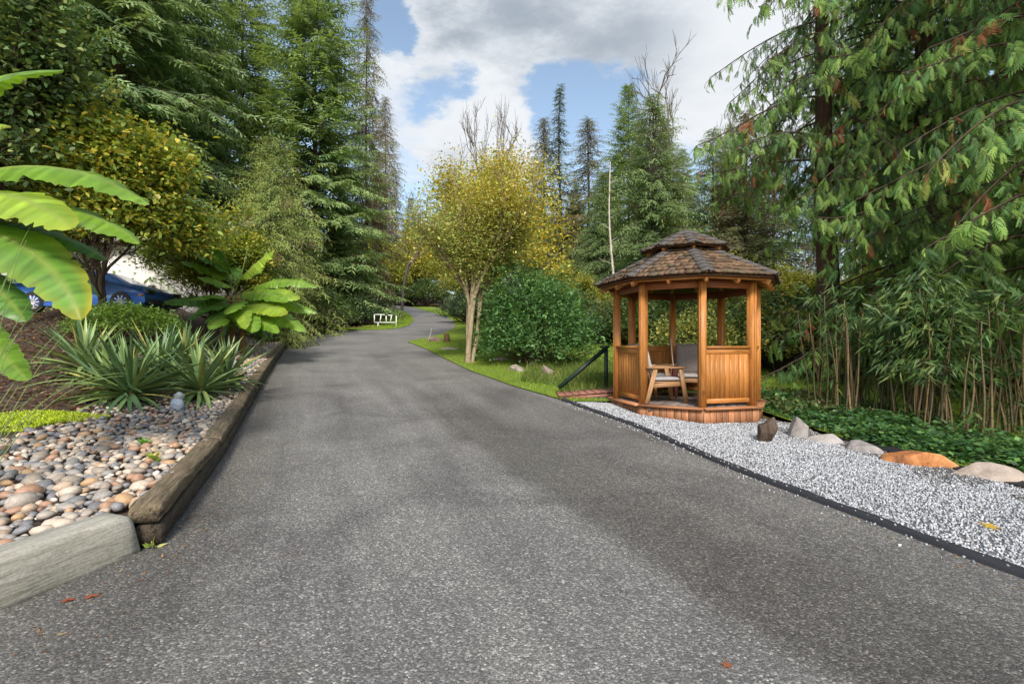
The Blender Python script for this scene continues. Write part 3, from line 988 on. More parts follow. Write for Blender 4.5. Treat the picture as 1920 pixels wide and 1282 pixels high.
# half-height panels; the side towards the drive and the boardwalk side stay open
for k in range(8):
    if k in (4, 2): continue
    a0, b0 = cor(k, R_P), cor(k + 1, R_P)
    u = norm(b0 - a0); L = np.linalg.norm(b0 - a0)
    a_, b_ = a0 + u * .062, b0 - u * .062; L2 = L - .124
    top = piece('panel', a_ + [0, 0, Z_R - .115], b_ + [0, 0, Z_R - .115], .085, .045, M['cedar'], gaz)
    inv = PM[top.name].inverted()
    def sub(name, *args):
        o = piece(name, *args); ml = PM[o.name].copy(); o.parent = top; o.matrix_local = inv @ ml
    nout = np.array([u[1], -u[0], 0])
    sub('cap_rail', a_ + [0, 0, Z_R - .05], b_ + [0, 0, Z_R - .05], .035, .12, M['cedar'], gaz)
    sub('bottom_rail', a_ + [0, 0, Z_D + .09], b_ + [0, 0, Z_D + .09], .075, .045, M['cedar'], gaz)
    n = 9
    for i in range(n):
        c = a_ + u * L2 * (i + .5) / n
        sub('board', c + [0, 0, Z_D + .115], c + [0, 0, Z_R - .15], L2 / n - .003, .022 + .002 * (i % 2), M['cedar'], gaz, u)
# rafters whose tails show under the eaves, fascia
ap = math.cos(math.pi / 8)
slope = (Z_T - Z_E) / ((R_E - .5) * ap)
for k in range(16):
    a = PH + k * math.pi / 8
    rr = 1 if k % 2 == 0 else ap
    d = np.array([math.cos(a), math.sin(a), 0])
    ro = R_E * rr * (.955)
    z0 = Z_E - .10
    z1 = z0 + (ro - .25 * rr) * slope / (1 if k % 2 else 1 / ap) * 1.0
    sl = slope * (ap if k % 2 == 0 else 1)
    piece('rafter', d * ro + [0, 0, z0], d * .3 + [0, 0, z0 + (ro - .3) * sl], .085, .045, M['cedar'] if True else None, gaz)
for k in range(8):
    a_, b_ = cor(k, R_E * .93), cor(k + 1, R_E * .93)
    piece('fascia', a_ + [0, 0, Z_E - .035], b_ + [0, 0, Z_E - .035], .06, .022, M['cedar'], gaz)
# roof deck (boards seen from below) and shingles
def ring8(r, z): return [cor(k, r) + [0, 0, z] for k in range(8)]
def roofdeck(name, r0, z0, r1, z1, th):
    V = np.array(ring8(r0, z0) + ring8(r1, z1) + ring8(r0, z0 - th) + ring8(r1, z1 - th))
    F = []
    for k in range(8):
        j = (k + 1) % 8
        F += [[k, j, j + 8, k + 8], [k + 16, k + 24, j + 24, j + 16], [k, k + 16, j + 16, j], [k + 8, j + 8, j + 24, k + 24]]
    return MB().add(V, F).build(name, M['ceil'], gaz)
roof = roofdeck('roof', R_E - .02, Z_E, .42, Z_T + (R_E - .5 - .08) * 0 + .045, .03)
cup = roofdeck('cupola_roof', .74, 3.135, .07, 3.475, .025)
def unit_shingle(w, L, t):
    V = np.array([[-w / 2, 0, 0], [w / 2, 0, 0], [w / 2, L, 0], [-w / 2, L, 0], [-w / 2, 0, t], [w / 2, 0, t], [w / 2, L, t * .3], [-w / 2, L, t * .3]])
    F = [[3, 2, 1, 0], [4, 5, 6, 7], [0, 1, 5, 4], [1, 2, 6, 5], [2, 3, 7, 6], [3, 0, 4, 7]]
    return V, F
cache = {}
def shingles(parent, r0, z0, r1, z1, courses, visible, wid):
    rest = MB()
    for k in range(8):
        A0, B0, A1, B1 = cor(k, r0) + [0, 0, z0], cor(k + 1, r0) + [0, 0, z0], cor(k, r1) + [0, 0, z1], cor(k + 1, r1) + [0, 0, z1]
        u = norm(B0 - A0); up = norm((A1 + B1) / 2 - (A0 + B0) / 2); nz_ = np.cross(u, up)
        Ls = np.linalg.norm((A1 + B1) / 2 - (A0 + B0) / 2)
        for c in range(courses):
            f = c / courses
            a_, b_ = A0 + (A1 - A0) * f, B0 + (B1 - B0) * f
            E_ = np.linalg.norm(b_ - a_)
            n = max(2, int(round(E_ / wid)))
            cuts = np.linspace(0, 1, n + 1); cuts[1:-1] += U(-.25, .25, n - 1) / n
            for i in range(n):
                wd = (cuts[i + 1] - cuts[i]) * E_ - .008
                p = a_ + (b_ - a_) * (cuts[i] + cuts[i + 1]) / 2 + nz_ * .008 - up * (.025 if c == 0 else .0) + up * random.uniform(-.012, .012)
                V, F = unit_shingle(wd, min(Ls / courses * 1.6, Ls * (1 - f) + .02), random.uniform(.024, .046))
                Rr = np.stack([u, up, nz_], 1) @ np.array(Matrix.Rotation(random.gauss(0, .035), 3, 'Z')) @ np.array(Matrix.Rotation(-.055, 3, 'X'))
                if k in visible:
                    me = MB().add(V, F).build('shingle', M['shingle'], link=False)
                    o = obj('shingle', me, parent); o.matrix_local = mat4(Rr, p)
                else:
                    rest.add(V @ Rr.T + p, F)
    o = rest.build('shingles', M['shingle'], parent); o['kind'] = 'stuff'
shingles(roof, R_E + .02, Z_E + .01, .46, Z_T + .035, 8, (3, 4, 5, 6), .118)
shingles(cup, .77, 3.135, .09, 3.475, 4, (4, 5), .118)
def hips(parent, r0, z0, r1, z1, n, ks):
    for k in ks:
        a_, b_ = cor(k, r0) + [0, 0, z0], cor(k, r1) + [0, 0, z1]
        up = norm(b_ - a_); side = norm(np.cross(up, (0, 0, 1))); nz_ = np.cross(side, up)
        L = np.linalg.norm(b_ - a_)
        for i in range(n):
            p = a_ + up * L * i / n + nz_ * .03
            w, l, tk, dr = .105, L / n * 1.45, .022, .035
            V = []
            for yy, tz in ((0, tk), (l, tk * .3)):
                V += [(-w, yy, -dr), (0, yy, 0), (w, yy, -dr), (w, yy, -dr + tz), (0, yy, tz), (-w, yy, -dr + tz)]
            F = [[0, 1, 4, 5], [1, 2, 3, 4], [11, 10, 7, 6], [10, 9, 8, 7], [5, 4, 10, 11], [4, 3, 9, 10], [0, 6, 7, 1], [1, 7, 8, 2], [2, 8, 9, 3], [0, 5, 11, 6]]
            Rr = np.stack([side, up, nz_], 1) @ np.array(Matrix.Rotation(-.05, 3, 'X'))
            o = obj('ridge_shingle', MB().add(V, F).build('ridge_shingle', M['ridge'], link=False), parent)
            o.matrix_local = mat4(Rr, p)
hips(roof, R_E + .05, Z_E + .015, .47, Z_T + .05, 8, range(8))
hips(cup, .80, 3.14, .10, 3.48, 4, range(8))
# cupola: little posts and a metal-grey cap
for k in range(16):
    a = PH + k * math.pi / 8; rr = 1 if k % 2 == 0 else ap
    d = np.array([math.cos(a), math.sin(a), 0])
    if k % 2 == 0:
        piece('cupola_post', d * .50 + [0, 0, Z_T - .04], d * .50 + [0, 0, 3.2], .06, .06, M['cedar'], gaz, d)
        piece('cupola_rafter', d * .70 + [0, 0, 3.085], d * .1 + [0, 0, 3.085 + .6 * .46], .06, .04, M['cedar'], gaz)
    if k % 2 == 0:
        piece('cupola_beam', cor(k // 2, .5) + [0, 0, 3.10], cor(k // 2 + 1, .5) + [0, 0, 3.10], .05, .03, M['cedar_dark'], gaz)
V = [cor(k, .15) + [0, 0, 3.465] for k in range(8)] + [np.array([0, 0, 3.555])] + [cor(k, .15) + [0, 0, 3.44] for k in range(8)]
b = MB().add(V, [[k, (k + 1) % 8, 8] for k in range(8)], (.20, .20, .22)).build('roof_cap', M['stone'], gaz)
b2 = b.data

# ------------------------------------------------------------------ chairs in the gazebo
def chair(label, loc, rz, cush):
    t = thing('armchair', label, 'armchair', loc, rz, 'chairs inside the gazebo')
    w = .58
    for s_ in (-1, 1):
        y = s_ * w / 2
        piece('front_leg', (.36, y, 0), (.25, y, .60), .075, .035, M['chairwood'], t, (1, 0, 0))
        piece('rear_leg', (-.36, y, 0), (-.20, y, .60), .075, .035, M['chairwood'], t, (1, 0, 0))
        piece('armrest', (.34, y, .615), (-.36, y, .615), .09, .028, M['chairwood'], t, (0, 1, 0))
        piece('seat_rail', (.30, y * .88, .33), (-.30, y * .88, .30), .07, .03, M['chairwood'], t)
    piece('seat_apron', (.315, -w / 2 + .02, .335), (.315, w / 2 - .02, .335), .075, .025, M['chairwood'], t)
    st = piece('seat', (0, -.25, .36), (0, .25, .36), .56, .022, M['chairwood'], t, (1, 0, 0))
    bk = piece('backrest', (-.27, 0, .36), (-.43, 0, 1.0), .50, .025, M['chairwood'], t, (0, 1, 0))
    def cushion(name, c, size, R, col):
        b = MB(); nn = 6; V = []; F = []
        for sgn in (-1, 1):
            for i in range(nn + 1):
                for j in range(nn + 1):
                    u, v = i / nn * 2 - 1, j / nn * 2 - 1
                    e = (1 - abs(u) ** 4) * (1 - abs(v) ** 4)
                    V.append((u * size[0] / 2, v * size[1] / 2, sgn * size[2] / 2 * (.45 + .55 * e) + .006 * math.sin(u * 9) * math.sin(v * 8)))
        q = (nn + 1) ** 2
        for i in range(nn):
            for j in range(nn):
                a = i * (nn + 1) + j
                F.append([a, a + 1, a + nn + 2, a + nn + 1]); F.append([q + a, q + a + nn + 1, q + a + nn + 2, q + a + 1])
        for i in range(nn):
            for (p, q2) in ((i, i + 1), ((nn * (nn + 1)) + i + 1, (nn * (nn + 1)) + i), ((i + 1) * (nn + 1), i * (nn + 1)), (i * (nn + 1) + nn, (i + 1) * (nn + 1) + nn)):
                F.append([q2, p, p + q, q2 + q])
        o = obj(name, b.add(V, F, col).build(name, M['cloth'], smooth=True, link=False), t)
        o.matrix_local = mat4(R, c)
    cushion('seat_cushion', (.02, 0, .415), (.54, .52, .085), np.eye(3), cush[0])
    ang = math.atan2(.16, .64)
    Rb = np.array(Matrix.Rotation(-ang, 3, 'Y') @ Matrix.Rotation(math.radians(90), 3, 'Y'))
    cushion('back_cushion', (-.285, 0, .72), (.62, .48, .09), Rb, cush[1])
    return t
zd = Z_D + .002
chair('wooden armchair facing right behind the left front gazebo post', (2.62, 8.80, zd), .12, [(.30, .29, .30), (.34, .32, .30)])
chair('armchair with plain taupe cushions facing the gazebo opening', (3.42, 9.62, zd), -1.95, [(.32, .30, .29), (.23, .195, .175)])
chair('armchair standing behind the leaning pole at the back of the gazebo', (2.78, 9.86, zd), -1.0, [(.32, .31, .31), (.26, .24, .23)])
# closed parasol leaning between the chairs
t = thing('parasol', 'closed dark red parasol on a thin pole leaning between the chairs', 'parasol', (3.03, 9.16, zd))
MB().path([(0, 0, 0.0), (-.035, .02, .5), (-.085, .05, 1.12)], .011, 8, (.36, .30, .26)).build('pole', M['paint'], t)
n = 14; prf = [(.012, .02), (.03, .08), (.045, .25), (.05, .42), (.04, .55), (.014, .62)]
V, F = [], []
for i, (r, z) in enumerate(prf):
    for j in range(n):
        q = r * (1 + .28 * (j % 2)); a = j * 2 * math.pi / n + z
        V.append((-.04 * z + q * math.cos(a), .03 * z + q * math.sin(a), z))
for i in range(len(prf) - 1):
    for j in range(n): F.append([i * n + j, i * n + (j + 1) % n, (i + 1) * n + (j + 1) % n, (i + 1) * n + j])
MB().add(V, F, (.12, .045, .04)).build('canopy', M['cloth'], t)

# boardwalk with its dark green handrail
bw_o = np.array([1.75, 10.2, 0.0])
bw = thing('boardwalk', 'small reddish plank boardwalk leading into the gazebo from the left', 'boardwalk', bw_o)
for i in range(9):
    x = -.75 + i * .145
    z = float(G(1.75 + x, 10.2)) + .05 + .012 * i
    piece('plank', (x, -.32, z), (x, .62, z), .136, .034, M['deck_red'], bw, (1, 0, 0))
for y_ in (-.28, .55):
    piece('joist', (-.8, y_, float(G(1, 10.2)) + .0), (.55, y_, float(G(2.2, 10.2)) + .09), .07, .04, M['deck_red'], bw)
hr_o = np.array([1.6, 10.75, 0.0])
hr = thing('handrail', 'dark green sloping handrail beside the boardwalk', 'handrail', hr_o)
GREEN = (.012, .028, .020)
zg = float(G(1.6, 10.75))
def hb(name, p0, p1, w, h):
    MB().beam(p0, p1, w, h, col=GREEN).build(name, M['paint'], hr)
hb('rail', (-.02 - .58, -.1, zg + .09), (.43, .05, zg + .93), .06, .085)
MB().box((.45, .06, zg + .46), (.075, .075, 1.0), col=GREEN).build('rail_post', M['paint'], hr)
MB().box((.42, .06, zg + .975), (.2, .1, .045), col=GREEN).build('rail_cap', M['paint'], hr)
# ------------------------------------------------------------------ trees
BARK = (.075, .055, .042); GREYBARK = (.20, .18, .155)
# --- twig templates (local frame: x along the twig, z its upper side)
def twig_template(pairs, wmain, lside, wside, droop, sub=0):
    B, D, L, Wd = [], [], [], []
    B.append((0, 0, 0)); D.append((1, 0, -droop * .5)); L.append(1.0); Wd.append(wmain)
    for i in range(pairs):
        s = .12 + .78 * i / max(pairs - 1, 1)
        l = lside * (math.sin(math.pi * (.25 + .7 * (1 - s))) * .8 + .2)
        for sg in (-1, 1):
            b = np.array((s, 0, -droop * s * s))
            d = norm(np.array((.72, sg * .72, -.22 - droop * s)))
            B.append(b); D.append(d); L.append(l); Wd.append(wside)
            for q in range(sub):
                f = .35 + .3 * q
                for s2 in (-1, 1):
                    d2 = norm(d + np.array((.55 * s2 * (sg), -.0 + .6 * s2, -.12)) * .8)
                    B.append(b + d * l * f); D.append(d2); L.append(l * .42 * (1.1 - f * .5)); Wd.append(wside * .7)
    b = MB().kites(np.array(B), np.array(D), np.array(L), np.array(Wd), np.tile((0., 0, 1), (len(B), 1)) + rng.normal(0, .15, (len(B), 3)), (1, 1, 1))
    return np.concatenate(b.V), np.concatenate(b.F[4])
TW_C = twig_template(3, .17, .55, .13, .18)
TW_H = twig_template(3, .10, .6, .09, .5)
SPRAY = twig_template(6, .09, .50, .115, .40, 0)
SPRAY_S = twig_template(6, .10, .45, .12, .35, 0)
TW_C_COL = None

def branch_nodes(P0, az, e0, L, droop, lift, step):
    """points along one drooping branch"""
    n = max(3, int(L / step))
    s = np.linspace(0.12, 1, n) * L
    x = s * math.cos(e0) * .98
    z = s * math.sin(e0) - droop * (s / L) ** 2 * L + lift * np.maximum(s / L - .6, 0) ** 2 * L
    d = np.array([math.cos(az), math.sin(az)])
    P = np.stack([P0[0] + d[0] * x, P0[1] + d[1] * x, P0[2] + z], 1)
    return P, s / L

def conifer_mesh(seed, h, r, nb, cb=.06, e_lo=-.1, e_hi=.7, droop=.25, lift=.3, step=.24, tw=.55, col=(.045, .085, .03), tip=(.10, .16, .05), shape=.85, gap=0.0, temp=None, brown=0.0, rt=.22, sidehang=.25, bare=0.0):
    global rng
    rng_old = rng; rng = np.random.default_rng(seed)
    temp = temp or TW_C
    cr, tr = MB(), MB()
    zz = np.linspace(0, h, 14)
    wob = np.cumsum(rng.normal(0, .03, (14, 2)), 0)
    tr.path(np.c_[wob[:, 0], wob[:, 1], zz - .25], rt * (1 - zz / h * .96) + .012, 9, BARK)
    P, D, Nn, Sc, Co = [], [], [], [], []
    B0, B1, R0 = [], [], []
    az = 0
    for i in range(nb):
        u = (i + rng.random()) / nb
        t = cb + (1 - cb) * u ** .9
        az += 2.4 + rng.normal(0, .5)
        if rng.random() < gap: continue
        L = r * max(1 - t, .0) ** shape * rng.uniform(.62, 1.1) * (.75 + .25 * sstep(0, .18, t)) + .18
        e0 = e_lo + (e_hi - e_lo) * t + rng.normal(0, .1)
        pts, f = branch_nodes((np.interp(t * h, zz, wob[:, 0]), np.interp(t * h, zz, wob[:, 1]), t * h), az, e0, L, droop * rng.uniform(.6, 1.3), lift, step)
        B0.append(pts[:-1]); B1.append(pts[1:]); R0.append(np.full(len(pts) - 1, .008 + .012 * L / r))
        dirs = norm(np.gradient(pts, axis=0))
        bc = np.asarray(col) * math.exp(rng.normal(0, .22)) * (1 + rng.normal(0, .1, 3) * np.array([1, .3, 1]))
        isbrown = rng.random() < brown
        if isbrown: bc = np.array((.13, .085, .045)) * rng.uniform(.7, 1.2)
        bareb = rng.random() < bare
        for q in range(len(pts)):
            if f[q] < .16 and L > 1: continue
            if bareb and rng.random() < .75: continue
            ln = tw * (.5 + .75 * (1 - f[q]) ** .8) * min(1, .35 + L / r)
            for sg in (-1, 1):
                up = np.array([0, 0, 1.])
                side = norm(np.cross(up, dirs[q])) * sg
                d = norm(dirs[q] * rng.uniform(.5, 1.0) + side * rng.uniform(.6, 1.0) + np.array([0, 0, -sidehang * rng.uniform(.2, 1.6)]))
                P.append(pts[q]); D.append(d); Nn.append(up + rng.normal(0, .35, 3))
                Sc.append(ln * rng.uniform(.7, 1.25))
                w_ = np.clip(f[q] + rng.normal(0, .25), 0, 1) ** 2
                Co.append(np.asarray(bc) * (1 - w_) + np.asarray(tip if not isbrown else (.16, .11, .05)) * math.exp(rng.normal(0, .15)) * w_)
        P.append(pts[-1]); D.append(dirs[-1]); Nn.append(np.array([0, 0, 1.]) + rng.normal(0, .3, 3)); Sc.append(tw * .8 * min(1, .4 + L / r)); Co.append(np.asarray(tip) * .9)
    Sc = np.array(Sc)
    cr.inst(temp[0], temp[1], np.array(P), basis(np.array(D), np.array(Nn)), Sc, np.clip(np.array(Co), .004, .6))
    A, Bq, R_ = np.concatenate(B0), np.concatenate(B1), np.concatenate(R0)
    tr.tubes(A, Bq, R_ * 1.4, R_, 3, BARK)
    rng = rng_old
    return cr, tr

def make_tree(name, label, meshes, loc, mats=('conifer', 'bark'), rz=0, sc=1.0, group=None, cat='tree'):
    cr, tr = meshes
    t = thing(name, label, cat, loc, rz, group)
    if tr is not None: tr.build('trunk', M[mats[1]], t, smooth=True)
    if cr is not None: cr.build('crown', M[mats[0]], t)
    t.scale = (sc, sc, sc) if np.isscalar(sc) else sc
    return t

def grow(seed, h, spread, trunk_h, r0, levels, nch=(3, 5), stems=1, upness=.6, lenf=.72, lean=0.0, wig=.16, first=.45, rk=.5, so=.07):
    """branch skeleton: segments and twig ends"""
    rg = np.random.default_rng(seed)
    P0, P1, R0, R1, tips = [], [], [], [], []
    def seg(p, d, L, r, lev):
        n = 4 if lev < levels else 3
        q = p.copy(); dd = d.copy()
        pts = [q.copy()]
        for i in range(n):
            dd = norm(dd + rg.normal(0, wig, 3) + np.array([0, 0, .05 * upness]))
            q2 = q + dd * L / n
            ra, rb = r * (1 - .45 * i / n), r * (1 - .45 * (i + 1) / n)
            P0.append(q); P1.append(q2); R0.append(ra); R1.append(rb)
            q = q2; pts.append(q.copy())
        if lev >= levels:
            tips.append((q, dd)); tips.append((pts[1], dd)); tips.append((pts[2], dd))
            return
        if lev >= levels - 1: tips.append((pts[2], dd))
        m = rg.integers(nch[0], nch[1] + 1)
        for i in range(m):
            a = rg.uniform(0, 6.28); sp = rg.uniform(.35, 1.0) * spread
            o_ = norm(np.cross(dd, rg.normal(size=3)))
            nd = norm(dd + o_ * sp + np.array([0, 0, upness * .35]))
            k = rg.uniform(first, 1.0) if i < m - 1 else 1.0
            base = pts[0] + (q - pts[0]) * 0
            j = min(int(k * n), n)
            seg(pts[j], nd, L * lenf * rg.uniform(.75, 1.15), r * rk, lev + 1)
    for s_ in range(stems):
        a = s_ * 2.2 + rg.uniform(0, 1)
        d = norm(np.array([math.cos(a) * (.16 if stems > 1 else .03) + lean, math.sin(a) * (.16 if stems > 1 else .03), 1]))
        seg(np.array([so * math.cos(a) * (stems > 1), so * math.sin(a) * (stems > 1), -.15]), d, trunk_h * rg.uniform(.85, 1.1), r0 * (1 if s_ == 0 else .8), 0)
    return np.array(P0), np.array(P1), np.array(R0), np.array(R1), np.array([t[0] for t in tips]), np.array([t[1] for t in tips])

def fit(sk, h, rad, low=1.0):
    """scale a skeleton to a height and a radius"""
    P0, P1, R0, R1, T, D = sk
    zm = max(P1[:, 2].max(), .1); rm = np.percentile(np.hypot(T[:, 0], T[:, 1]), 94)
    zz = np.clip(P0[:, 2:3] / zm, 0, 1)
    fz = lambda P: np.concatenate([np.repeat(rad / rm * (low + (1 - low) * sstep(.22, .72, P[:, 2:3] / zm)), 2, 1), np.full((len(P), 1), h / zm)], 1)
    return P0 * fz(P0), P1 * fz(P1), R0, R1, T * fz(T), D

def leaves_at(T, D, per, size, cols, spread, wratio=.55, hue=.05, flat=.35, amt=.2, colz=None, hexa=False):
    n = len(T) * per
    P = np.repeat(T, per, 0) + rng.normal(0, spread, (n, 3))
    d = norm(rng.normal(0, 1, (n, 3)) * np.array([1, 1, .55]) + np.array([0, 0, -.15]) + np.repeat(D, per, 0) * .5)
    nn_ = np.array([0, 0, 1.]) + rng.normal(0, flat * 1.6, (n, 3))
    cols = np.asarray(cols)
    ci = np.repeat(rng.integers(0, len(cols), len(T)), per)
    mixr = rng.random(n) < .4
    ci = np.where(mixr, rng.integers(0, len(cols), n), ci)
    c = cols[ci] * np.exp(rng.normal(0, amt, (n, 1)))
    if colz is not None: c = colz(P, c)
    L = size * np.exp(rng.normal(0, .25, n))
    if hexa: return MB().leaf6(P, d, L, L * wratio, nn_, np.clip(c, .004, .8))
    return MB().kites(P, d, L, L * wratio, nn_, np.clip(c, .004, .8), .5)

def decid(seed, h, rad, trunk_h, r0, levels, cols, per, size, spread, bark=GREYBARK, stems=1, colz=None, zmin=-9, low=1.0, hexa=False, **kw):
    sk = fit(grow(seed, h, kw.pop('sp', .8), trunk_h, r0, levels, stems=stems, **kw), h, rad, low)
    tr = MB().tubes(sk[0], sk[1], sk[2] + .004, sk[3] + .003, 5, bark)
    ok = sk[4][:, 2] > zmin
    cr = leaves_at(sk[4][ok], sk[5][ok], per, size, cols, spread, colz=colz, hexa=hexa) if per else None
    return cr, tr

def shrub(seed, rx, ry, h, nclump, per, size, cols, wratio=.5, lump=.25, base=.0, amt=.2, spread=None, skirt=.22, hexa=False):
    """leafy mound: leaf clumps on stems, thick at the rim of an uneven body"""
    rg = np.random.default_rng(seed)
    d = norm(rg.normal(size=(nclump, 3)) * np.array([1, 1, .9])); d[:, 2] = np.abs(d[:, 2]) * (1.05 + skirt - .22) - skirt
    f = rg.uniform(.35, 1, nclump) ** .45
    lum = 1 + lump * np.sin(d[:, 0] * 4 + seed) * np.cos(d[:, 1] * 5 + seed * 2) + lump * .8 * (rg.random(nclump) - .5)
    T = d * (f * lum)[:, None] * np.array([rx, ry, h * .62]) + np.array([0, 0, h * .40 + base])
    T[:, 2] = np.where(T[:, 2] < .08, rg.uniform(.08, .5, nclump), T[:, 2])
    cr = leaves_at(T, norm(T - np.array([0, 0, h * .15])), per, size, cols, spread if spread else size * .9, wratio, amt=amt, hexa=hexa)
    k = rg.choice(nclump, min(70, nclump), replace=False)
    root = rg.normal(0, .12 * rx, (len(k), 3)) * np.array([1, 1, 0]) + np.array([0, 0, -.1])
    mid = (root + T[k]) / 2 + rg.normal(0, .06, (len(k), 3))
    tr = MB().tubes(root, mid, .02, .014, 4, BARK).tubes(mid, T[k], .014, .006, 4, BARK)
    return cr, tr
def put(px, y, dz=0.0, fn=G):
    x = at(px, y)
    return np.array([x, y, float(fn(x, y)) + dz])

# prototypes ---------------------------------------------------------
DK, MID, LT = (.038, .072, .028), (.052, .098, .034), (.085, .14, .042)
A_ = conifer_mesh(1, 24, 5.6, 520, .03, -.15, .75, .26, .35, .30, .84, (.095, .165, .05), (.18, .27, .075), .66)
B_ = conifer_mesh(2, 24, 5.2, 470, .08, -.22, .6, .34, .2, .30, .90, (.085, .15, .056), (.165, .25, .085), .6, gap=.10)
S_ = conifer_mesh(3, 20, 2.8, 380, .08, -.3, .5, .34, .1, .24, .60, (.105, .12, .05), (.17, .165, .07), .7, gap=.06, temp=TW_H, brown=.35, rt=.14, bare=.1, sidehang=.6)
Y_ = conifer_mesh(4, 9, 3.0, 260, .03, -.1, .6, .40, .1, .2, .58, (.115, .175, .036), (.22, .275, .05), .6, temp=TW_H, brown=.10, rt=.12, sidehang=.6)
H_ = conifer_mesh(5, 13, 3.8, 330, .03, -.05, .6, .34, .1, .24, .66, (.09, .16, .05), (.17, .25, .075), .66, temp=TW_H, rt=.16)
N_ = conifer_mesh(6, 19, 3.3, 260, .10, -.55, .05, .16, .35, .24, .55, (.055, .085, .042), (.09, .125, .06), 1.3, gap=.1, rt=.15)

CONS = 'conifers lining the drive'
tA = make_tree('conifer_tree', 'tallest full green conifer standing left of the drive bend', A_, put(590, 31.5), rz=.6, sc=(1.02, 1.02, 1.12))
tB = make_tree('conifer_tree', 'dark green wide conifer towering behind the yellow-leaved rhododendron', B_, put(325, 26), rz=1.0)
tS = make_tree('conifer_tree', 'thin sparse brownish conifer at the edge of the sky gap', S_, put(688, 37), rz=0, sc=(1.0, 1.0, 1.3))
tY = make_tree('cedar_tree', 'low yellow-green cedar with drooping boughs behind the clump of broad banana leaves', Y_, put(520, 24), rz=.4, sc=(1.15, 1.15, 1.05))
tH = make_tree('hemlock_tree', 'bushy mid green hemlock behind the gazebo roof', H_, put(1225, 27), rz=.4)
tN = make_tree('fir_tree', 'narrow dark fir with a pointed spire, tallest in the sky gap', N_, put(1055, 52), rz=1.3, sc=(1.6, 1.6, 1.25))
def dp(src, label, px, y, rz, sc): return dup(src, label, put(px, y), rz, sc)
dp(tB, 'dark conifer behind the glossy tree at the left edge', 215, 21, 2.2, 1.0)
dp(tY, 'yellow-green cedar right behind the roadside banana clump', 512, 19.6, 2.1, (.66, .66, .82))
dp(tA, 'second row conifer filling the gap between the two tallest left conifers', 455, 33, 2.9, (1.0, 1.0, 1.12))
dp(tA, 'dark conifer rising right behind the dark wide one', 100, 30, 4.4, 1.05)
dp(tS, 'sparse leaning conifer in front of the white cloud by the tall left tree', 722, 64, 2.0, (1.5, 1.5, 1.35))
dp(tY, 'pale green cedar low beside the drive bend', 628, 38, 3.0, (.9, .9, .85))
dp(tY, 'yellowish cedar bough tree overhanging the far left lane', 535, 35, 4.6, (1.0, 1.0, .9))
dp(tS, 'dark narrow fir just left of the spired fir', 1020, 55, .3, (1.7, 1.7, 1.06))
dp(tS, 'slim grey-green fir just right of the spired fir', 1102, 50, 2.3, (1.8, 1.8, .98))
dp(tA, 'dark broad fir with a rounded tip right of the spired fir', 1178, 42, 4.3, (.85, .85, .82))
dp(tS, 'scruffy conifer to the right of the broad rounded fir', 1238, 38, 1.0, (1.6, 1.6, .78))
dp(tH, 'dusky hemlock behind the pale dead trunk', 1130, 34, 2.6, (.9, .9, .8))
dp(tH, 'hemlock just right of the gazebo roof peak', 1340, 30, 5.0, (1.0, 1.0, .95))
dp(tS, 'scruffy fir between gazebo roof and the drooping cedars', 1400, 27, 3.7, (1.3, 1.3, .62))
dp(tN, 'short dark fir behind the golden maple', 905, 60, 5.2, (1.4, 1.4, .95))
# far wood that closes the valley
wi = 0
for (px, y, rz, s) in ((770, 78, 1, .8), (830, 85, 2, .75), (880, 80, 3, .7), (960, 75, 4, .7), (1000, 70, .4, .8), (1080, 72, 1.7, .85), (1140, 66, 2.6, .85), (1210, 60, 3.3, .9), (1280, 58, 5.2, .9), (1370, 55, .9, 1), (1450, 50, 1.9, 1), (1540, 46, 2.7, 1), (1650, 42, 4.1, 1.0), (1760, 40, .2, 1.0), (1900, 40, 3.9, 1.0), (560, 60, 1.1, .9), (640, 70, 2.3, .9), (700, 66, 4.4, .75), (-60, 40, 2.2, 1), (250, 46, 4.9, 1), (390, 50, .7, 1)):
    dup((tB, tA, tH, tS)[wi % 4], 'conifer of the far wood closing the valley behind the nearer trees', put(px, y), rz, s * (1.4 if wi % 4 == 2 else .85), 'conifers of the far wood'); wi += 1

# deciduous ----------------------------------------------------------
def gold(P, c):
    k = (sstep(3.6, 5.8, P[:, 2] + .5 * P[:, 0] * -1) * (rng.random(len(P)) < .42))[:, None]
    return c * (1 - k) + np.array((.46, .36, .045)) * np.exp(rng.normal(0, .18, (len(P), 1))) * k
small = decid(21, 6.3, 1.75, 2.2, .10, 5, [(.29, .33, .09), (.24, .30, .08), (.37, .35, .10), (.19, .26, .07), (.32, .29, .11)], 15, .07, .24, (.30, .245, .16), stems=3, nch=(3, 4), upness=1.3, lenf=.72, sp=.5, first=.5, zmin=.9, low=.30, rk=.55, so=.17, colz=gold)
b = make_tree('small_leaf_tree', 'multi-stemmed pale-barked tree with sparse yellow-green leaves beside the drive', small, put(880, 15.6), ('leaf', 'birchbark'), rz=3.1, sc=(1.12, 1.12, 1.02))

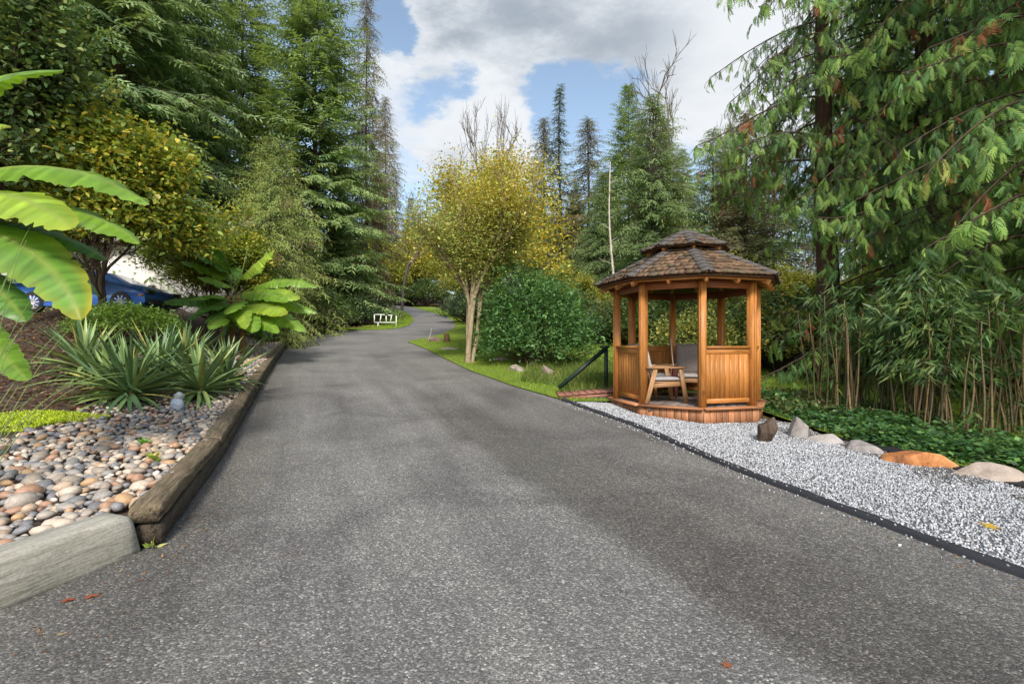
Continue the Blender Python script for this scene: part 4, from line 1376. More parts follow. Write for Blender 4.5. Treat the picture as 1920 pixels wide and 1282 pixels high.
maple = decid(22, 8.6, 2.9, 2.6, .14, 5, [(.50, .36, .03), (.56, .40, .035), (.44, .36, .05), (.36, .34, .06), (.58, .34, .03)], 24, .15, .34, BARK, nch=(3, 4), upness=.5, sp=.8)
mb_ = shrub(71, 2.75, 2.5, 6.9, 1250, 20, .115, [(.43, .36, .045), (.46, .38, .05), (.37, .36, .06), (.29, .34, .065), (.46, .34, .045), (.25, .31, .06)], .6, .45, base=1.3, spread=.26)
maple = (mb_[0], maple[1])
make_tree('maple_tree', 'golden yellow maple behind the round green shrub', maple, put(930, 22), ('leaf', 'bark'))
hz = decid(23, 6.0, 2.8, 1.6, .09, 5, [(.23, .27, .05), (.30, .30, .06), (.17, .22, .045), (.36, .32, .06)], 13, .13, .26, GREYBARK, stems=3, nch=(3, 4), upness=.5, sp=.9)
tz = make_tree('hazel_tree', 'pale yellow-green bushy tree over the far drive bend', hz, put(790, 72), ('leaf', 'bark'), sc=1.9)
dup(tz, 'olive green bushy tree left of the far drive bend', put(700, 62), 1.4, 1.5)
dup(tz, 'yellowing bushy tree behind the small multi-stemmed tree', put(885, 42), 2.8, (1.1, 1.1, 1.1))
dup(tz, 'light green bush tree right of the golden maple', put(1062, 27), 4.1, (.62, .62, .62))
dup(tz, 'dull olive thicket tree right behind the gazebo', put(1345, 24), 5.3, (.8, .8, .72))
dup(tz, 'yellow-green thicket tree right of the gazebo', put(1470, 21), .7, (.7, .7, .62))
dup(tz, 'pale yellow-green tree behind the bamboo', put(1640, 19), 3.4, (.8, .8, .6))
dup(tz, 'olive tree glimpsed between the bamboo canes', put(1840, 17), 2.1, (.8, .8, .55))
bare1 = decid(31, 13.5, 4.6, 4.0, .22, 6, None, 0, 0, 0, (.13, .115, .10), nch=(3, 3), upness=.5, sp=.8, lenf=.68, rk=.57)
make_tree('bare_tree', 'bare grey tree left of the golden maple top against the cloud', bare1, put(868, 47), ('leaf', 'bark'), sc=(1.1, 1.1, 1.5))
bt1 = C.objects.get('bare_tree')
dup(bt1, 'bare tree with rising limbs behind the golden maple top', put(932, 50), 2.2, (.9, .9, 1.65))
dup(bt1, 'wide leafless grey tree right of the spired firs', put(1292, 37), 4.0, (1.25, 1.25, 1.42))
dup(bt1, 'leafless tree in front of the drooping cedar at the sky', put(1365, 34), 5.2, (.9, .9, 1.1))
dup(bt1, 'bare twiggy tree beside the sparse brownish conifer', put(752, 43), 1.0, (.7, .7, .85))
# pale dead trunk
t = thing('dead_trunk', 'thin pale bare trunk standing left of the gazebo roof', 'tree', put(1152, 24))
zt_ = zt(300, 24) - t.location.z
q = np.linspace(0, 1, 9)
MB().path(np.c_[-.25 * q + .08 * np.sin(q * 7), 0 * q, q * zt_ - .1], .085 * (1 - .75 * q), 7, (.46, .43, .37)).build('trunk', M['birchbark'], t, smooth=True)
b = MB()
for i in range(9):
    f = .35 + .065 * i; a = i * 2.4
    p = np.array([-.25 * f, 0, f * zt_]); d = np.array([math.cos(a), math.sin(a), .5]); e = p + d * U(.3, .8)
    b.tubes([p], [e], .018, .006, 4, (.40, .37, .32))
b.build('branch', M['birchbark'], t)
t = thing('dead_trunk', 'thin pale leaning trunk in front of the green at the drive bend', 'tree', put(668, 35))
q = np.linspace(0, 1, 9)
MB().path(np.c_[1.3 * q, 0 * q, q * 9.5 - .1], .045 * (1 - .7 * q), 6, (.30, .28, .24)).build('trunk', M['birchbark'], t, smooth=True)

# shrubs -------------------------------------------------------------
GREENS = [(.06, .14, .045), (.09, .19, .06), (.05, .12, .042), (.125, .235, .075)]
make_tree('round_shrub', 'large rounded dark green shrub on the lawn', shrub(41, 1.72, 1.6, 3.0, 1900, 15, .088, GREENS, .5, .42, spread=.13, skirt=.45, hexa=True), put(1000, 15.3, -.02), ('leaf', 'bark'), cat='shrub')
SAL = [(.055, .10, .035), (.09, .14, .04), (.04, .075, .03), (.13, .17, .05)]
sA = shrub(42, 1.8, 1.6, 2.3, 700, 12, .12, SAL, .5, .35)
tsA = make_tree('shrub', 'leafy shrub at the foot of the tallest left conifer', sA, put(600, 25.5), ('leaf', 'bark'), cat='shrub')
sB = shrub(43, 1.6, 1.5, 1.7, 520, 11, .13, [(.035, .06, .03), (.05, .085, .04), (.03, .05, .028)], .42, .3)
tsB = make_tree('rhododendron', 'dark low rhododendron behind the white rail frame', sB, put(688, 31.6), ('gloss', 'bark'), cat='shrub')
sC = shrub(44, 1.7, 1.6, 2.4, 620, 11, .12, [(.12, .16, .045), (.19, .21, .05), (.08, .12, .04), (.30, .27, .06)], .5, .4)
tsC = make_tree('shrub', 'yellow-green leafy shrub behind the gazebo seats', sC, put(1305, 15.5), ('leaf', 'bark'), cat='shrub', sc=.8)
for (src, px, y, rz, s, lab) in (
    (tsA, 640, 32, 1.0, 1.0, 'green shrub between the conifer foot and the white rail frame'),
    (tsA, 545, 29, 2.0, 1.1, 'green shrub along the left lane beyond the banana'),
    (tsC, 728, 68, 3.0, 1.5, 'pale shrub above the far end of the drive'),
    (tsA, 800, 62, 4.0, 1.5, 'dark hedge shrub closing the far end of the drive'),
    (tsB, 770, 64, 2.0, 1.7, 'dark low shrub at the very end of the drive'),
    (tsC, 880, 46, 2.2, 1.2, 'yellow-green shrub on the right verge of the far drive'),
    (tsB, 880, 34, .2, 1.2, 'dark shrub right of the far drive beyond the grass'),
    (tsA, 930, 32, 5.0, 1.2, 'green shrub behind the small multi-stemmed tree'),
    (tsA, 1085, 24, .6, 1.0, 'green bush behind the right flank of the round shrub'),
    (tsB, 1118, 21.5, 1.6, .9, 'dark bush at the back of the lawn'),
    (tsC, 1150, 22, 4.4, .85, 'yellowish bush at the back of the lawn beside the gazebo post'),
    (tsA, 1205, 21, 3.1, 1.05, 'green bush seen through the left gazebo openings'),
    (tsA, 1262, 20, .4, 1.1, 'green bush seen through the middle gazebo opening'),
    (tsC, 1385, 18.5, 1.2, 1.0, 'autumn-tinted bush seen past the right gazebo posts'),
    (tsC, 1462, 15.2, 2.7, .95, 'tangled yellowing bush right of the gazebo'),
    (tsB, 1520, 15.6, 1.2, .8, 'dark bush at the back of the lawn strip right of the gazebo'),
    (tsA, 1425, 16.4, 4.9, 1.05, 'tall green bush behind the lawn strip right of the gazebo'),
    (tsA, 1560, 15.5, 2.2, 1.2, 'green bush behind the left bamboo canes'),
    (tsC, 1660, 15, .3, 1.2, 'yellowing bush behind the middle bamboo canes'),
    (tsA, 1790, 14, 3.5, 1.2, 'green bush behind the right bamboo canes'),
    (tsB, 1920, 13, 3.5, 1.5, 'dark bush behind the bamboo at the right edge'),
):
    dup(src, lab, put(px, y), rz, s)
make_tree('boxwood', 'bright green rounded boxwood behind the spiky plants', shrub(45, 1.2, 1.0, .98, 900, 14, .05, [(.10, .18, .03), (.16, .25, .045), (.075, .14, .028)], .55, .12, spread=.05), put(232, 11.2, .0, Bd), ('leaf', 'bark'), cat='shrub')

# left: glossy dark tree and the yellow-green rhododendron
LAU = [(.05, .095, .035), (.075, .125, .045), (.10, .155, .06), (.045, .075, .033), (.14, .165, .06)]
lau = decid(51, 8.2, 2.6, 2.4, .17, 5, LAU, 17, .125, .24, BARK, hexa=True, zmin=2.0, nch=(3, 4), upness=.5, sp=.8, first=.35)
make_tree('laurel_tree', 'dark glossy-leaved tree filling the upper left corner', lau, put(-38, 9.6, 0, Bd), ('gloss', 'bark'), rz=.8)
RHO = [(.17, .24, .045), (.24, .29, .05), (.12, .19, .045), (.34, .32, .055), (.20, .27, .05), (.27, .32, .05), (.15, .22, .05), (.40, .34, .05)]
rh = decid(52, 5.7, 2.1, 1.1, .085, 5, RHO, 15, .125, .22, BARK, hexa=True, zmin=2.25, stems=2, nch=(3, 4), upness=.35, sp=1.0, first=.5)
make_tree('rhododendron_tree', 'yellow-green rhododendron tree with dark crooked limbs above the blue car', rh, put(205, 11.9, 0, Bd), ('leaf', 'bark'), rz=2.2)

dup(C.objects['rhododendron_tree'], 'smaller rhododendron tree over the right end of the pale house', put(405, 16.8, 0, Bd), 4.0, (.8, .8, .78))
# right: drooping cedars ----------------------------------------------
def cedar_mesh(seed, h, r, nb, cb, ncol, dens=1.0, rust=.06):
    global rng
    old = rng; rng = np.random.default_rng(seed)
    cr, tr = MB(), MB()
    zz = np.linspace(0, h, 12); wob = np.cumsum(rng.normal(0, .04, (12, 2)), 0)
    tr.path(np.c_[wob, zz - .2], .30 * (1 - zz / h * .93) + .02, 10, (.085, .05, .035))
    P, D, Nn, Sc, Co, B0, B1, R0 = [], [], [], [], [], [], [], []
    az = 0
    for i in range(nb):
        t = cb + (1 - cb) * ((i + rng.random()) / nb) ** .95
        az += 2.4 + rng.normal(0, .5)
        L = r * (1 - t) ** .55 * rng.uniform(.6, 1.12) + .25
        e0 = rng.uniform(-.1, .35)
        pts, f = branch_nodes((0, 0, t * h), az, e0, L, rng.uniform(.25, .7), rng.uniform(.1, .8), .30)
        B0.append(pts[:-1]); B1.append(pts[1:]); R0.append(.010 + .022 * (1 - f[:-1]) * L / r)
        dirs = norm(np.gradient(pts, axis=0))
        bt = math.exp(rng.normal(0, .22))
        def spray(p, d0, sz, out, c0):
            side = norm(np.cross((0, 0, 1.), d0))
            d = norm(d0 * rng.uniform(.2, .8) + side * rng.normal(0, .55) + np.array([0, 0, -rng.uniform(.35, 1.5)]))
            P.append(p); D.append(d); Nn.append(np.array([0, 0, .7]) + d0 * .9 + rng.normal(0, .35, 3)); Sc.append(sz)
            c = c0 * math.exp(rng.normal(0, .16))
            if rng.random() < .25 + .5 * out: c = c * .35 + np.array((.17, .26, .055)) * .65 * math.exp(rng.normal(0, .15))
            Co.append(c)
        for q in range(0, len(pts)):
            if f[q] < .15: continue
            rem = L * (1 - f[q])
            for sg in (-1, 1):
                side = norm(np.cross((0, 0, 1.), dirs[q])) * sg
                l2 = (.25 + .42 * rem) * rng.uniform(.5, 1.2)
                d2 = norm(dirs[q] * rng.uniform(.4, 1) + side * rng.uniform(.4, 1) + np.array([0, 0, rng.uniform(-.45, .1)]))
                n2 = max(2, int(l2 / .12 * dens))
                u_ = np.linspace(.1, 1, n2)
                pp_ = pts[q] + d2 * (u_ * l2)[:, None] + np.array([0, 0, -1.]) * (u_ ** 2 * l2 * .45)[:, None]
                B0.append(pts[q][None]); B1.append(pp_[-1:]); R0.append(np.array([.006]))
                c0 = np.asarray(ncol[rng.integers(0, len(ncol))]) * bt
                if rng.random() < rust: c0 = np.array((.20, .075, .035))
                for k in range(n2):
                    spray(pp_[k], d2, rng.uniform(.12, .30), min(1, f[q] * .6 + u_[k] * .4) ** 2, c0)
        for k in range(3): spray(pts[-1], dirs[-1], rng.uniform(.2, .4), 1, np.asarray(ncol[1]))
    cr.inst(SPRAY[0], SPRAY[1], np.array(P), basis(np.array(D), np.array(Nn)), np.array(Sc), np.array(Co))
    tr.tubes(np.concatenate(B0), np.concatenate(B1), np.concatenate(R0) * 1.15, np.concatenate(R0), 4, (.085, .06, .045))
    rng = old
    return cr, tr
CEDC = [(.06, .13, .042), (.08, .155, .046), (.10, .18, .05), (.05, .105, .04)]
ce = cedar_mesh(61, 17, 3.9, 190, .09, CEDC)
tC = make_tree('cedar_tree', 'tall drooping cedar with rusty sprays above the bamboo', ce, put(1735, 12.2), ('cedar_leaf', 'bark'), rz=.5)
dup(tC, 'cedar at the right edge with the nearest hanging green sprays', put(2000, 9.0), 2.6, (.95, .95, .92))
ce2 = cedar_mesh(62, 18, 4.6, 120, .33, CEDC, .9, .09)
tC2 = make_tree('cedar_tree', 'slimmer cedar with long arching limbs right of the gazebo', ce2, put(1560, 13.6), ('cedar_leaf', 'bark'), rz=4.2)
dup(tC, 'cedar filling the dark background behind the bamboo', put(1880, 16), 1.2, (1.1, 1.1, 1.0))
dup(tC2, 'dim cedar behind the slimmer arching cedar', put(1640, 20), 5.4, (1.1, 1.1, 1.05))

# bamboo ----------------------------------------------------------------
culm_me = []
for i in range(6):
    hgt = 4.6; q = np.linspace(0, 1, 13)
    rr = .017 * (1 - .55 * q)
    pts = np.c_[.35 * q ** 2 * U(-.6, .6) + .03 * np.sin(q * 5 + i), .35 * q ** 2 * U(-.6, .6), q * hgt - .1]
    b = MB().path(pts, rr, 6, (1, 1, 1), False)
    for z in q[1:-1]:
        p = np.array([np.interp(z, q, pts[:, k]) for k in range(3)])
        b.tubes([p - [0, 0, .012]], [p + [0, 0, .012]], .017 * (1 - .55 * z) * 1.25, .017 * (1 - .55 * z) * 1.25, 6, (.5, .45, .4))
    culm_me.append(b)
m_, t_, p_, o_ = newmat('bamboo_cane')
ri = objrand(t_)
c_ = mixcol(t_, 1.0, ramp(t_, ri, [(0, (.04, .042, .018)), (.35, (.14, .10, .048)), (.65, (.22, .155, .075)), (1, (.075, .07, .032))]), attr(t_), 'MULTIPLY')
t_.links.new(c_, p_.inputs['Base Color']); p_.inputs['Roughness'].default_value = .45
culm_me = [b.build('cane', m_, smooth=True, link=False) for b in culm_me]
def bamboo(label, spots, n, hs, spread, fol):
    x0, y0 = spots[0]
    o = np.array([x0, y0, float(G(x0, y0))])
    t = thing('bamboo_clump', label, 'bamboo', o)
    tops = []
    for i in range(n):
        sx_, sy_ = spots[i % len(spots)]
        x, y = sx_ + rng.normal(0, spread), sy_ + rng.normal(0, spread * .8)
        if x < float(xk(np.array(y))) + .75 and y < 10: x = float(xk(np.array(y))) + .75 + abs(rng.normal(0, .2))
        s_ = hs * U(.55, 1.2)
        c = obj('cane', culm_me[i % 6], t)
        R = np.array(Matrix.Rotation(U(0, 6.28), 3, 'Z') @ Matrix.Rotation(rng.normal(0, .06), 3, 'X'))
        c.matrix_local = mat4(R, np.array([x, y, float(G(x, y))]) - o, (U(.8, 1.25),) * 2 + (s_,))
        tops.append((x, y, float(G(x, y)), 4.6 * s_))
    # lance leaves in drooping fans
    B, D = [], []
    for (x, y, z, h) in tops:
        for j in range(fol):
            f = U(.74, 1.15) if rng.random() < .94 else U(.08, .6)
            a = U(0, 6.28); rr = abs(rng.normal(0, .36))
            cpt = np.array([x + math.cos(a) * rr, y + math.sin(a) * rr, z + h * f])
            for q in range(9):
                a2 = a + rng.normal(0, .8)
                B.append(cpt + rng.normal(0, .05, 3)); D.append((math.cos(a2), math.sin(a2), rng.normal(-.75, .45)))
    B, D = np.array(B), np.array(D)
    cols = np.array([(.05, .10, .032), (.075, .135, .04), (.036, .075, .027), (.12, .17, .05)])
    cc = cols[rng.integers(0, 4, len(B))] * np.exp(rng.normal(0, .2, (len(B), 1)))
    L = U(.14, .30, len(B))
    MB().kites(B, D, L, L * .15, rng.normal(0, 1, (len(B), 3)), cc, .35).build('foliage', M['leaf'], t, o)
def gpx(px, py): p = gp(px, py); return (p[0], p[1])
bamboo('left bamboo clump with tan canes beside the lawn strip', [gpx(1585, 780), gpx(1560, 765), gpx(1625, 775)], 34, .42, .30, 3)
bamboo('middle bamboo clump of tight upright brown canes', [gpx(1740, 800), gpx(1735, 795), gpx(1755, 805)], 30, .45, .13, 11)
bamboo('bamboo canes between the tan clump and the tight brown clump', [gpx(1690, 780), gpx(1655, 775), gpx(1705, 790)], 26, .46, .34, 7)
bamboo('right bamboo clump with scattered thin canes in deep shade', [gpx(1830, 815), gpx(1870, 810), gpx(1800, 800), gpx(1905, 815)], 50, .44, .36, 3)

# ivy and low leaves under the bamboo
n = 15000
y = U(5.2, 10.6, n); lo = xk(y) + .16 + .3 * vnoise(y * 2, y * 0, 7) + .5 * (1 - sstep(5.4, 6.6, y)); x = lo + np.abs(rng.normal(0, 1.2, n))
z = G(x, y) + U(.02, .20, n) * (.5 + 1.0 * vnoise(x * 2.2, y * 2.2, 5)) * np.clip((x - lo) / .5 + .25, .2, 1)
a = U(0, 6.28, n)
D = np.stack([np.cos(a), np.sin(a), U(-.4, .4, n)], 1)
cc = np.array([(.035, .095, .03), (.055, .13, .04), (.03, .07, .026), (.09, .17, .045)])[rng.integers(0, 4, n)] * np.exp(rng.normal(0, .2, (n, 1)))
L = U(.05, .11, n)
MB().kites(np.stack([x, y, z], 1), D, L, L * .75, np.array([0, 0, 1.]) + rng.normal(0, .5, (n, 3)), cc, .45).build('ivy_ground_cover', M['leaf'])['kind'] = 'stuff'
# low leafy cover between gazebo and lawn strip
n = 3500
y = U(8.8, 11.2, n); x = U(4.9, 6.6, n) + (y - 9) * .15; z = G(x, y) + U(.02, .2, n)
D = rng.normal(size=(n, 3)) * [1, 1, .6]
cc = np.array([(.07, .10, .03), (.10, .14, .04), (.05, .08, .03), (.16, .13, .06)])[rng.integers(0, 4, n)] * np.exp(rng.normal(0, .25, (n, 1)))
L = U(.04, .1, n)
MB().kites(np.stack([x, y, z], 1), D, L, L * .6, np.array([0, 0, 1.]) + rng.normal(0, .6, (n, 3)), cc, .45).build('low_ground_cover', M['leaf'])['kind'] = 'stuff'
# ------------------------------------------------------------------ banana plants
def banana_leaf(parent, o, P0, P1, P2, wid, col, tipc=None, petiole=.18, seed=0, tear=.35, roll=0.0, name='leaf', fold=.35):
    """broad paddle leaf along a bent rib: blade folded down from the rib, wavy torn edges"""
    rg = np.random.default_rng(seed)
    P0, P1, P2 = (np.asarray(p, float) for p in (P0, P1, P2))
    n, m = 64, 9
    s = np.linspace(0, 1, n)
    C_ = ((1 - s) ** 2)[:, None] * P0 + (2 * s * (1 - s))[:, None] * P1 + (s ** 2)[:, None] * P2
    T = norm(np.gradient(C_, axis=0))
    side = norm(np.cross(T, (0, 0, 1.)))
    upv = np.cross(side, T)
    ca, sa = math.cos(roll), math.sin(roll)
    side, upv = side * ca + upv * sa, upv * ca - side * sa
    u = np.clip((s - petiole) / (1 - petiole), 0, 1)
    w = wid * .5 * np.clip(np.sin(np.pi * np.clip(u, 0, 1) ** .8) ** .55, 0, 1) * (u > 0)
    w = np.where(u > .985, w * .4, w)
    v = np.linspace(-1, 1, m)
    wav = np.stack([.05 * np.sin(s * 19 + seed), .05 * np.sin(s * 23 + seed * 2)], 1)
    tearL = 1 - tear * (rg.random(n) < .22)[:, None] * rg.random((n, 1)); tearR = 1 - tear * (rg.random(n) < .22)[:, None] * rg.random((n, 1))
    V, Cc = [], []
    rip = .055 * rg.normal(size=n)
    stripe = 1 + .15 * rg.normal(size=n)
    col = np.asarray(col, float)
    for i in range(n):
        for j in range(m):
            a = abs(v[j])
            wl = w[i] * (tearL[i, 0] if v[j] < 0 else tearR[i, 0])
            dz = -fold * a ** 1.5 * wl + (wav[i, 0 if v[j] < 0 else 1]) * a * w[i] * 1.6
            V.append(C_[i] + side[i] * v[j] * wl + upv[i] * (dz + rip[i] * w[i] * a))
            c = col * stripe[i] * (.96 + .08 * rg.random())
            if j == m // 2: c = col * .5 + np.array((.30, .36, .10)) * .5
            if tipc is not None: 
                k = np.clip((a - .55) * 1.6, 0, 1) * np.clip((u[i] - .25) * 1.6, 0, 1) * (1 if v[j] < 0 else .4) + max(0, u[i] - .9) * 5
                k = min(k, 1); c = c * (1 - k) + np.asarray(tipc) * k
            Cc.append(c)
    F = []
    for i in range(n - 1):
        for j in range(m - 1):
            a = i * m + j
            F.append([a, a + 1, a + m + 1, a + m])
    b = MB().add(V, F, np.array(Cc))
    lf = b.build(name, M['banana'], parent, o, smooth=True)
    k = int(n * .97)
    MB().path(C_[:k:3] - upv[:k:3] * .008, np.linspace(.024, .004, len(C_[:k:3])) * min(1, wid / .4 + .3), 6, (.24, .33, .08)).build('midrib', M['banana'], lf, (0, 0, 0), smooth=True)
    lf.children[0].location = tuple(-np.asarray(o))
    return lf
def P3(px, py, y): return np.array([at(px, y), y, zt(py, y)])
LG, YG, DG = (.165, .31, .038), (.25, .38, .042), (.10, .23, .045)
# big plant whose stem stands outside the left edge
s0_ = np.array([-5.25, 4.55]); o = np.array([s0_[0], s0_[1], float(Bd(*s0_))])
t = thing('banana_plant', 'near banana plant with huge bright leaves reaching in from the left edge', 'banana plant', o)
H0 = P3(-190, 420, 4.5)
MB().path([o + [0, 0, -.1], o + [.02, 0, .8], H0, H0 + [.05, 0, .35]], [.12, .11, .085, .05], 12, (.20, .22, .08)).build('stem', M['bark'], t, o, smooth=True)
specs = [  # tip pixel, depth, arch height above chord, width, colour, edge colour
    ((118, 132), 4.1, (-150, 120), .40, LG, None, -.5), ((280, 384), 4.5, (70, 235), .50, LG, None, -.45), ((134, 430), 3.9, (10, 310), .54, YG, (.36, .40, .04), -.55),
    ((262, 458), 4.6, (130, 335), .44, LG, None, -.45), ((202, 488), 4.9, (70, 395), .36, DG, None, -.5), ((152, 600), 3.9, (80, 400), .50, (.13, .27, .045), (.50, .42, .03), -.6),
    ((188, 558), 4.9, (130, 440), .38, DG, None, -.5), ((48, 603), 4.2, (0, 520), .36, DG, None, -.4), ((52, 712), 4.0, (-20, 640), .30, LG, None, -.4), ((22, 238), 4.8, (-60, 200), .36, YG, (.5, .42, .03), -.3)]
for i, (tp, dep, arch, wd, c, ec, ro) in enumerate(specs):
    p2 = P3(tp[0], tp[1], dep); p0 = H0 + [0, 0, .18 - .03 * i]
    p1 = P3(arch[0], arch[1], dep * .5 + 2.2)
    banana_leaf(t, o, p0, p1, p2, wd, c, ec, .12, 100 + i, .25, ro)
# bunch beside the drive
g0 = put(437, 15.2, 0, Bd)
o = g0.copy()
t = thing('banana_plant', 'clump of bright green banana leaves beside the drive at the end of the bed', 'banana plant', o)
H0 = P3(440, 548, 15.2)
for dx in (-.05, -.36, .3):
    MB().path([o + [dx, 0, -.1], o + [dx * .9, .02, .6], (o + H0) / 2 + [dx * .7, 0, 0], H0 + [dx * .5, 0, -.1]], [.085, .08, .065, .045], 10, (.26, .17, .07) if dx else (.20, .20, .07)).build('stem', M['bark'], t, o, smooth=True)
tips = [((338, 490), 15.0, .45, LG), ((306, 567), 14.6, .55, DG), ((359, 563), 14.3, .5, LG), ((392, 436), 15.4, .25, DG), ((359, 474), 16, .35, DG), ((404, 462), 15.0, .15, LG),
        ((514, 468), 15.3, .25, YG), ((595, 539), 15.2, .7, LG), ((563, 560), 14.7, .65, YG), ((594, 587), 15.3, .65, LG), ((572, 622), 14.6, .75, LG), ((540, 566), 14.2, .55, LG), ((537, 590), 13.9, .6, YG),
        ((522, 624), 14.0, .6, LG), ((480, 622), 13.6, .5, LG), ((460, 617), 13.4, .6, YG), ((432, 587), 13.5, .45, LG), ((396, 617), 13.9, .5, LG), ((366, 588), 14.6, .5, DG), ((512, 637), 15.4, .5, DG), ((350, 600), 15.2, .5, DG),
        ((448, 610), 16.4, .5, DG), ((545, 600), 16.5, .5, DG), ((430, 500), 16.8, .5, DG), ((490, 505), 16.6, .3, LG), ((412, 632), 14.8, .6, LG), ((500, 636), 14.8, .6, DG), ((385, 606), 15.6, .5, DG), ((370, 520), 15.2, .4, LG)]
for i, (tp, dep, arch, c) in enumerate(tips):
    if tp[0] < 400: dep = min(dep - .6, 14.4)
    p2 = P3(tp[0], tp[1], dep)
    p0 = H0 + [.14 * math.sin(i * 2.1), .14 * math.cos(i * 1.7), float(np.clip((p2[2] - H0[2]) * .45, -.55, .25)) + .12 * math.sin(i * 5.1)]
    p1 = p0 * .5 + p2 * .5 + [0, 0, arch * (.62 + .25 * math.sin(i * 4.7))]
    banana_leaf(t, o, p0, p1, p2, .60 + .13 * math.sin(i * 3.3), c, (.42, .40, .03) if i in (6, 12) else None, .16, 200 + i, .3, -.75 * (p2 - p0)[0] / np.linalg.norm(p2 - p0) + .2 * math.sin(i * 2.7))
MB().path([H0, H0 + [.2, 0, .5], P3(466, 459, 15.2)], [.03, .02, .005], 6, (.25, .33, .08)).build('new_leaf', M['banana'], t, o)

# ------------------------------------------------------------------ spiky plants
ym = []
for i in range(8):
    n = 9; s = np.linspace(0, 1, n)
    dr = (.05, .12, .25, .4, .6, .05, .18, .8)[i]
    x = s * (1 - .12 * dr); z = -dr * s ** 2.2 * .8
    w = .034 * np.sin(np.pi * np.clip(.12 + .88 * s, 0, 1)) ** .6 * (1 - s ** 6) + .001
    V, F, Cc = [], [], []
    for k in range(n):
        for v in (-1, 0, 1): V.append((x[k], v * w[k], z[k] + abs(v) * w[k] * .45)); Cc.append((1, 1, 1) if v else (1.12, 1.12, 1.1))
    for k in range(n - 1):
        for j in (0, 1): a = k * 3 + j; F.append([a, a + 1, a + 4, a + 3])
    ym.append((V, F, Cc))
mm, tt_, pp, oo = newmat('yucca_blade')
ri = objrand(tt_)
cl = mixcol(tt_, 1.0, ramp(tt_, ri, [(0, (.065, .13, .06)), (.3, (.115, .20, .08)), (.6, (.17, .26, .09)), (.92, (.25, .33, .11)), (1, (.34, .27, .07))]), attr(tt_), 'MULTIPLY')
cl = mixcol(tt_, 1.0, cl, ramp(tt_, tnoise(tt_, 7, 3, .6, wpos(tt_)), [(.3, (.8, .82, .8)), (.7, (1.15, 1.12, 1.1))]), 'MULTIPLY')
tt_.links.new(cl, pp.inputs['Base Color']); pp.inputs['Roughness'].default_value = .4
yme = [MB().add(V, F, np.array(Cc)).build('leaf', mm, smooth=True, link=False) for V, F, Cc in ym]
def yucca(label, px, y, n, L0, seed):
    o = put(px, y, .02, Bd)
    t = thing('yucca', label, 'yucca', o)
    rg = np.random.default_rng(seed)
    b = MB().path([(0, 0, -.05), (0, 0, .12), (.01, 0, .28)], [.07, .065, .04], 9, (.16, .11, .06)).build('stem', M['bark'], t)
    for i in range(n):
        u = (i + .5) / n
        el = math.radians(84 - 98 * u ** .75) + rg.normal(0, .25)
        a = i * 2.39996 + rg.normal(0, .2)
        L = L0 * (.75 + .35 * math.sin(math.pi * min(u * 1.2, 1))) * rg.uniform(.8, 1.15)
        k = rg.choice([0, 1, 2, 5] if u < .45 else [1, 2, 3, 4, 6] if u < .8 else [3, 4, 7])
        c = obj('leaf', yme[k], t)
        R = Matrix.Rotation(a, 3, 'Z') @ Matrix.Rotation(-el, 3, 'Y') @ Matrix.Rotation(rg.normal(0, .25), 3, 'X')
        c.matrix_local = mat4(np.array(R), (.04 * math.cos(a), .04 * math.sin(a), .26 - .16 * u), (L, rg.uniform(.75, 1.15), L))
yucca('front spiky yucca with blue-green sword leaves', 245, 7.7, 120, 1.0, 1)
yucca('spiky yucca to the right, leaves reaching the timber edging', 375, 8.5, 115, 1.0, 2)
yucca('shaded yucca at the left behind the lime green ground cover', 160, 8.8, 95, .95, 3)
yucca('pale yellowing yucca at the back next to the banana clump', 345, 10.2, 90, .95, 4)
yucca('outermost spiky yucca by the timber edging behind the others', 425, 9.6, 90, .9, 6)
yucca('small front yucca with the lowest sprawling leaves', 205, 7.9, 90, .9, 7)
yucca('middle spiky yucca crowded between its neighbours', 300, 9.0, 100, 1.0, 5)
# long thin grass arching in from the left edge
o = np.array([-4.15, 3.75, float(Bd(-4.15, 3.75))])
t = thing('ornamental_grass', 'tuft of long thin arching grass blades at the left edge', 'grass tuft', o)
gtips = [((240, 700), 4.3, .5), ((232, 705), 4.2, .45), ((160, 690), 4.6, .4), ((250, 690), 5.0, .6), ((80, 575), 4.0, .5), ((75, 585), 4.4, .4), ((205, 560), 4.8, .45), ((210, 550), 4.4, .4), ((60, 420), 4.0, .4), ((50, 450), 3.9, .5), ((70, 400), 4.5, .4),
         ((150, 720), 4.8, .4), ((120, 640), 4.4, .3), ((30, 560), 3.7, .3), ((95, 515), 4.2, .35), ((20, 640), 3.6, .2)]
for i, (tp, dep, ar) in enumerate(gtips):
    p2 = P3(tp[0], tp[1], dep); p0 = o + [rng.normal(0, .06), rng.normal(0, .06), 0]
    p1 = (p0 + p2) / 2 + [-.1, 0, ar]
    s = np.linspace(0, 1, 14)[:, None]
    pts = (1 - s) ** 2 * p0 + 2 * s * (1 - s) * p1 + s ** 2 * p2
    MB().path(pts, np.linspace(.006, .0016, 14), 4, (.24, .33, .12)).build('blade', M['grassblade'], t, o)
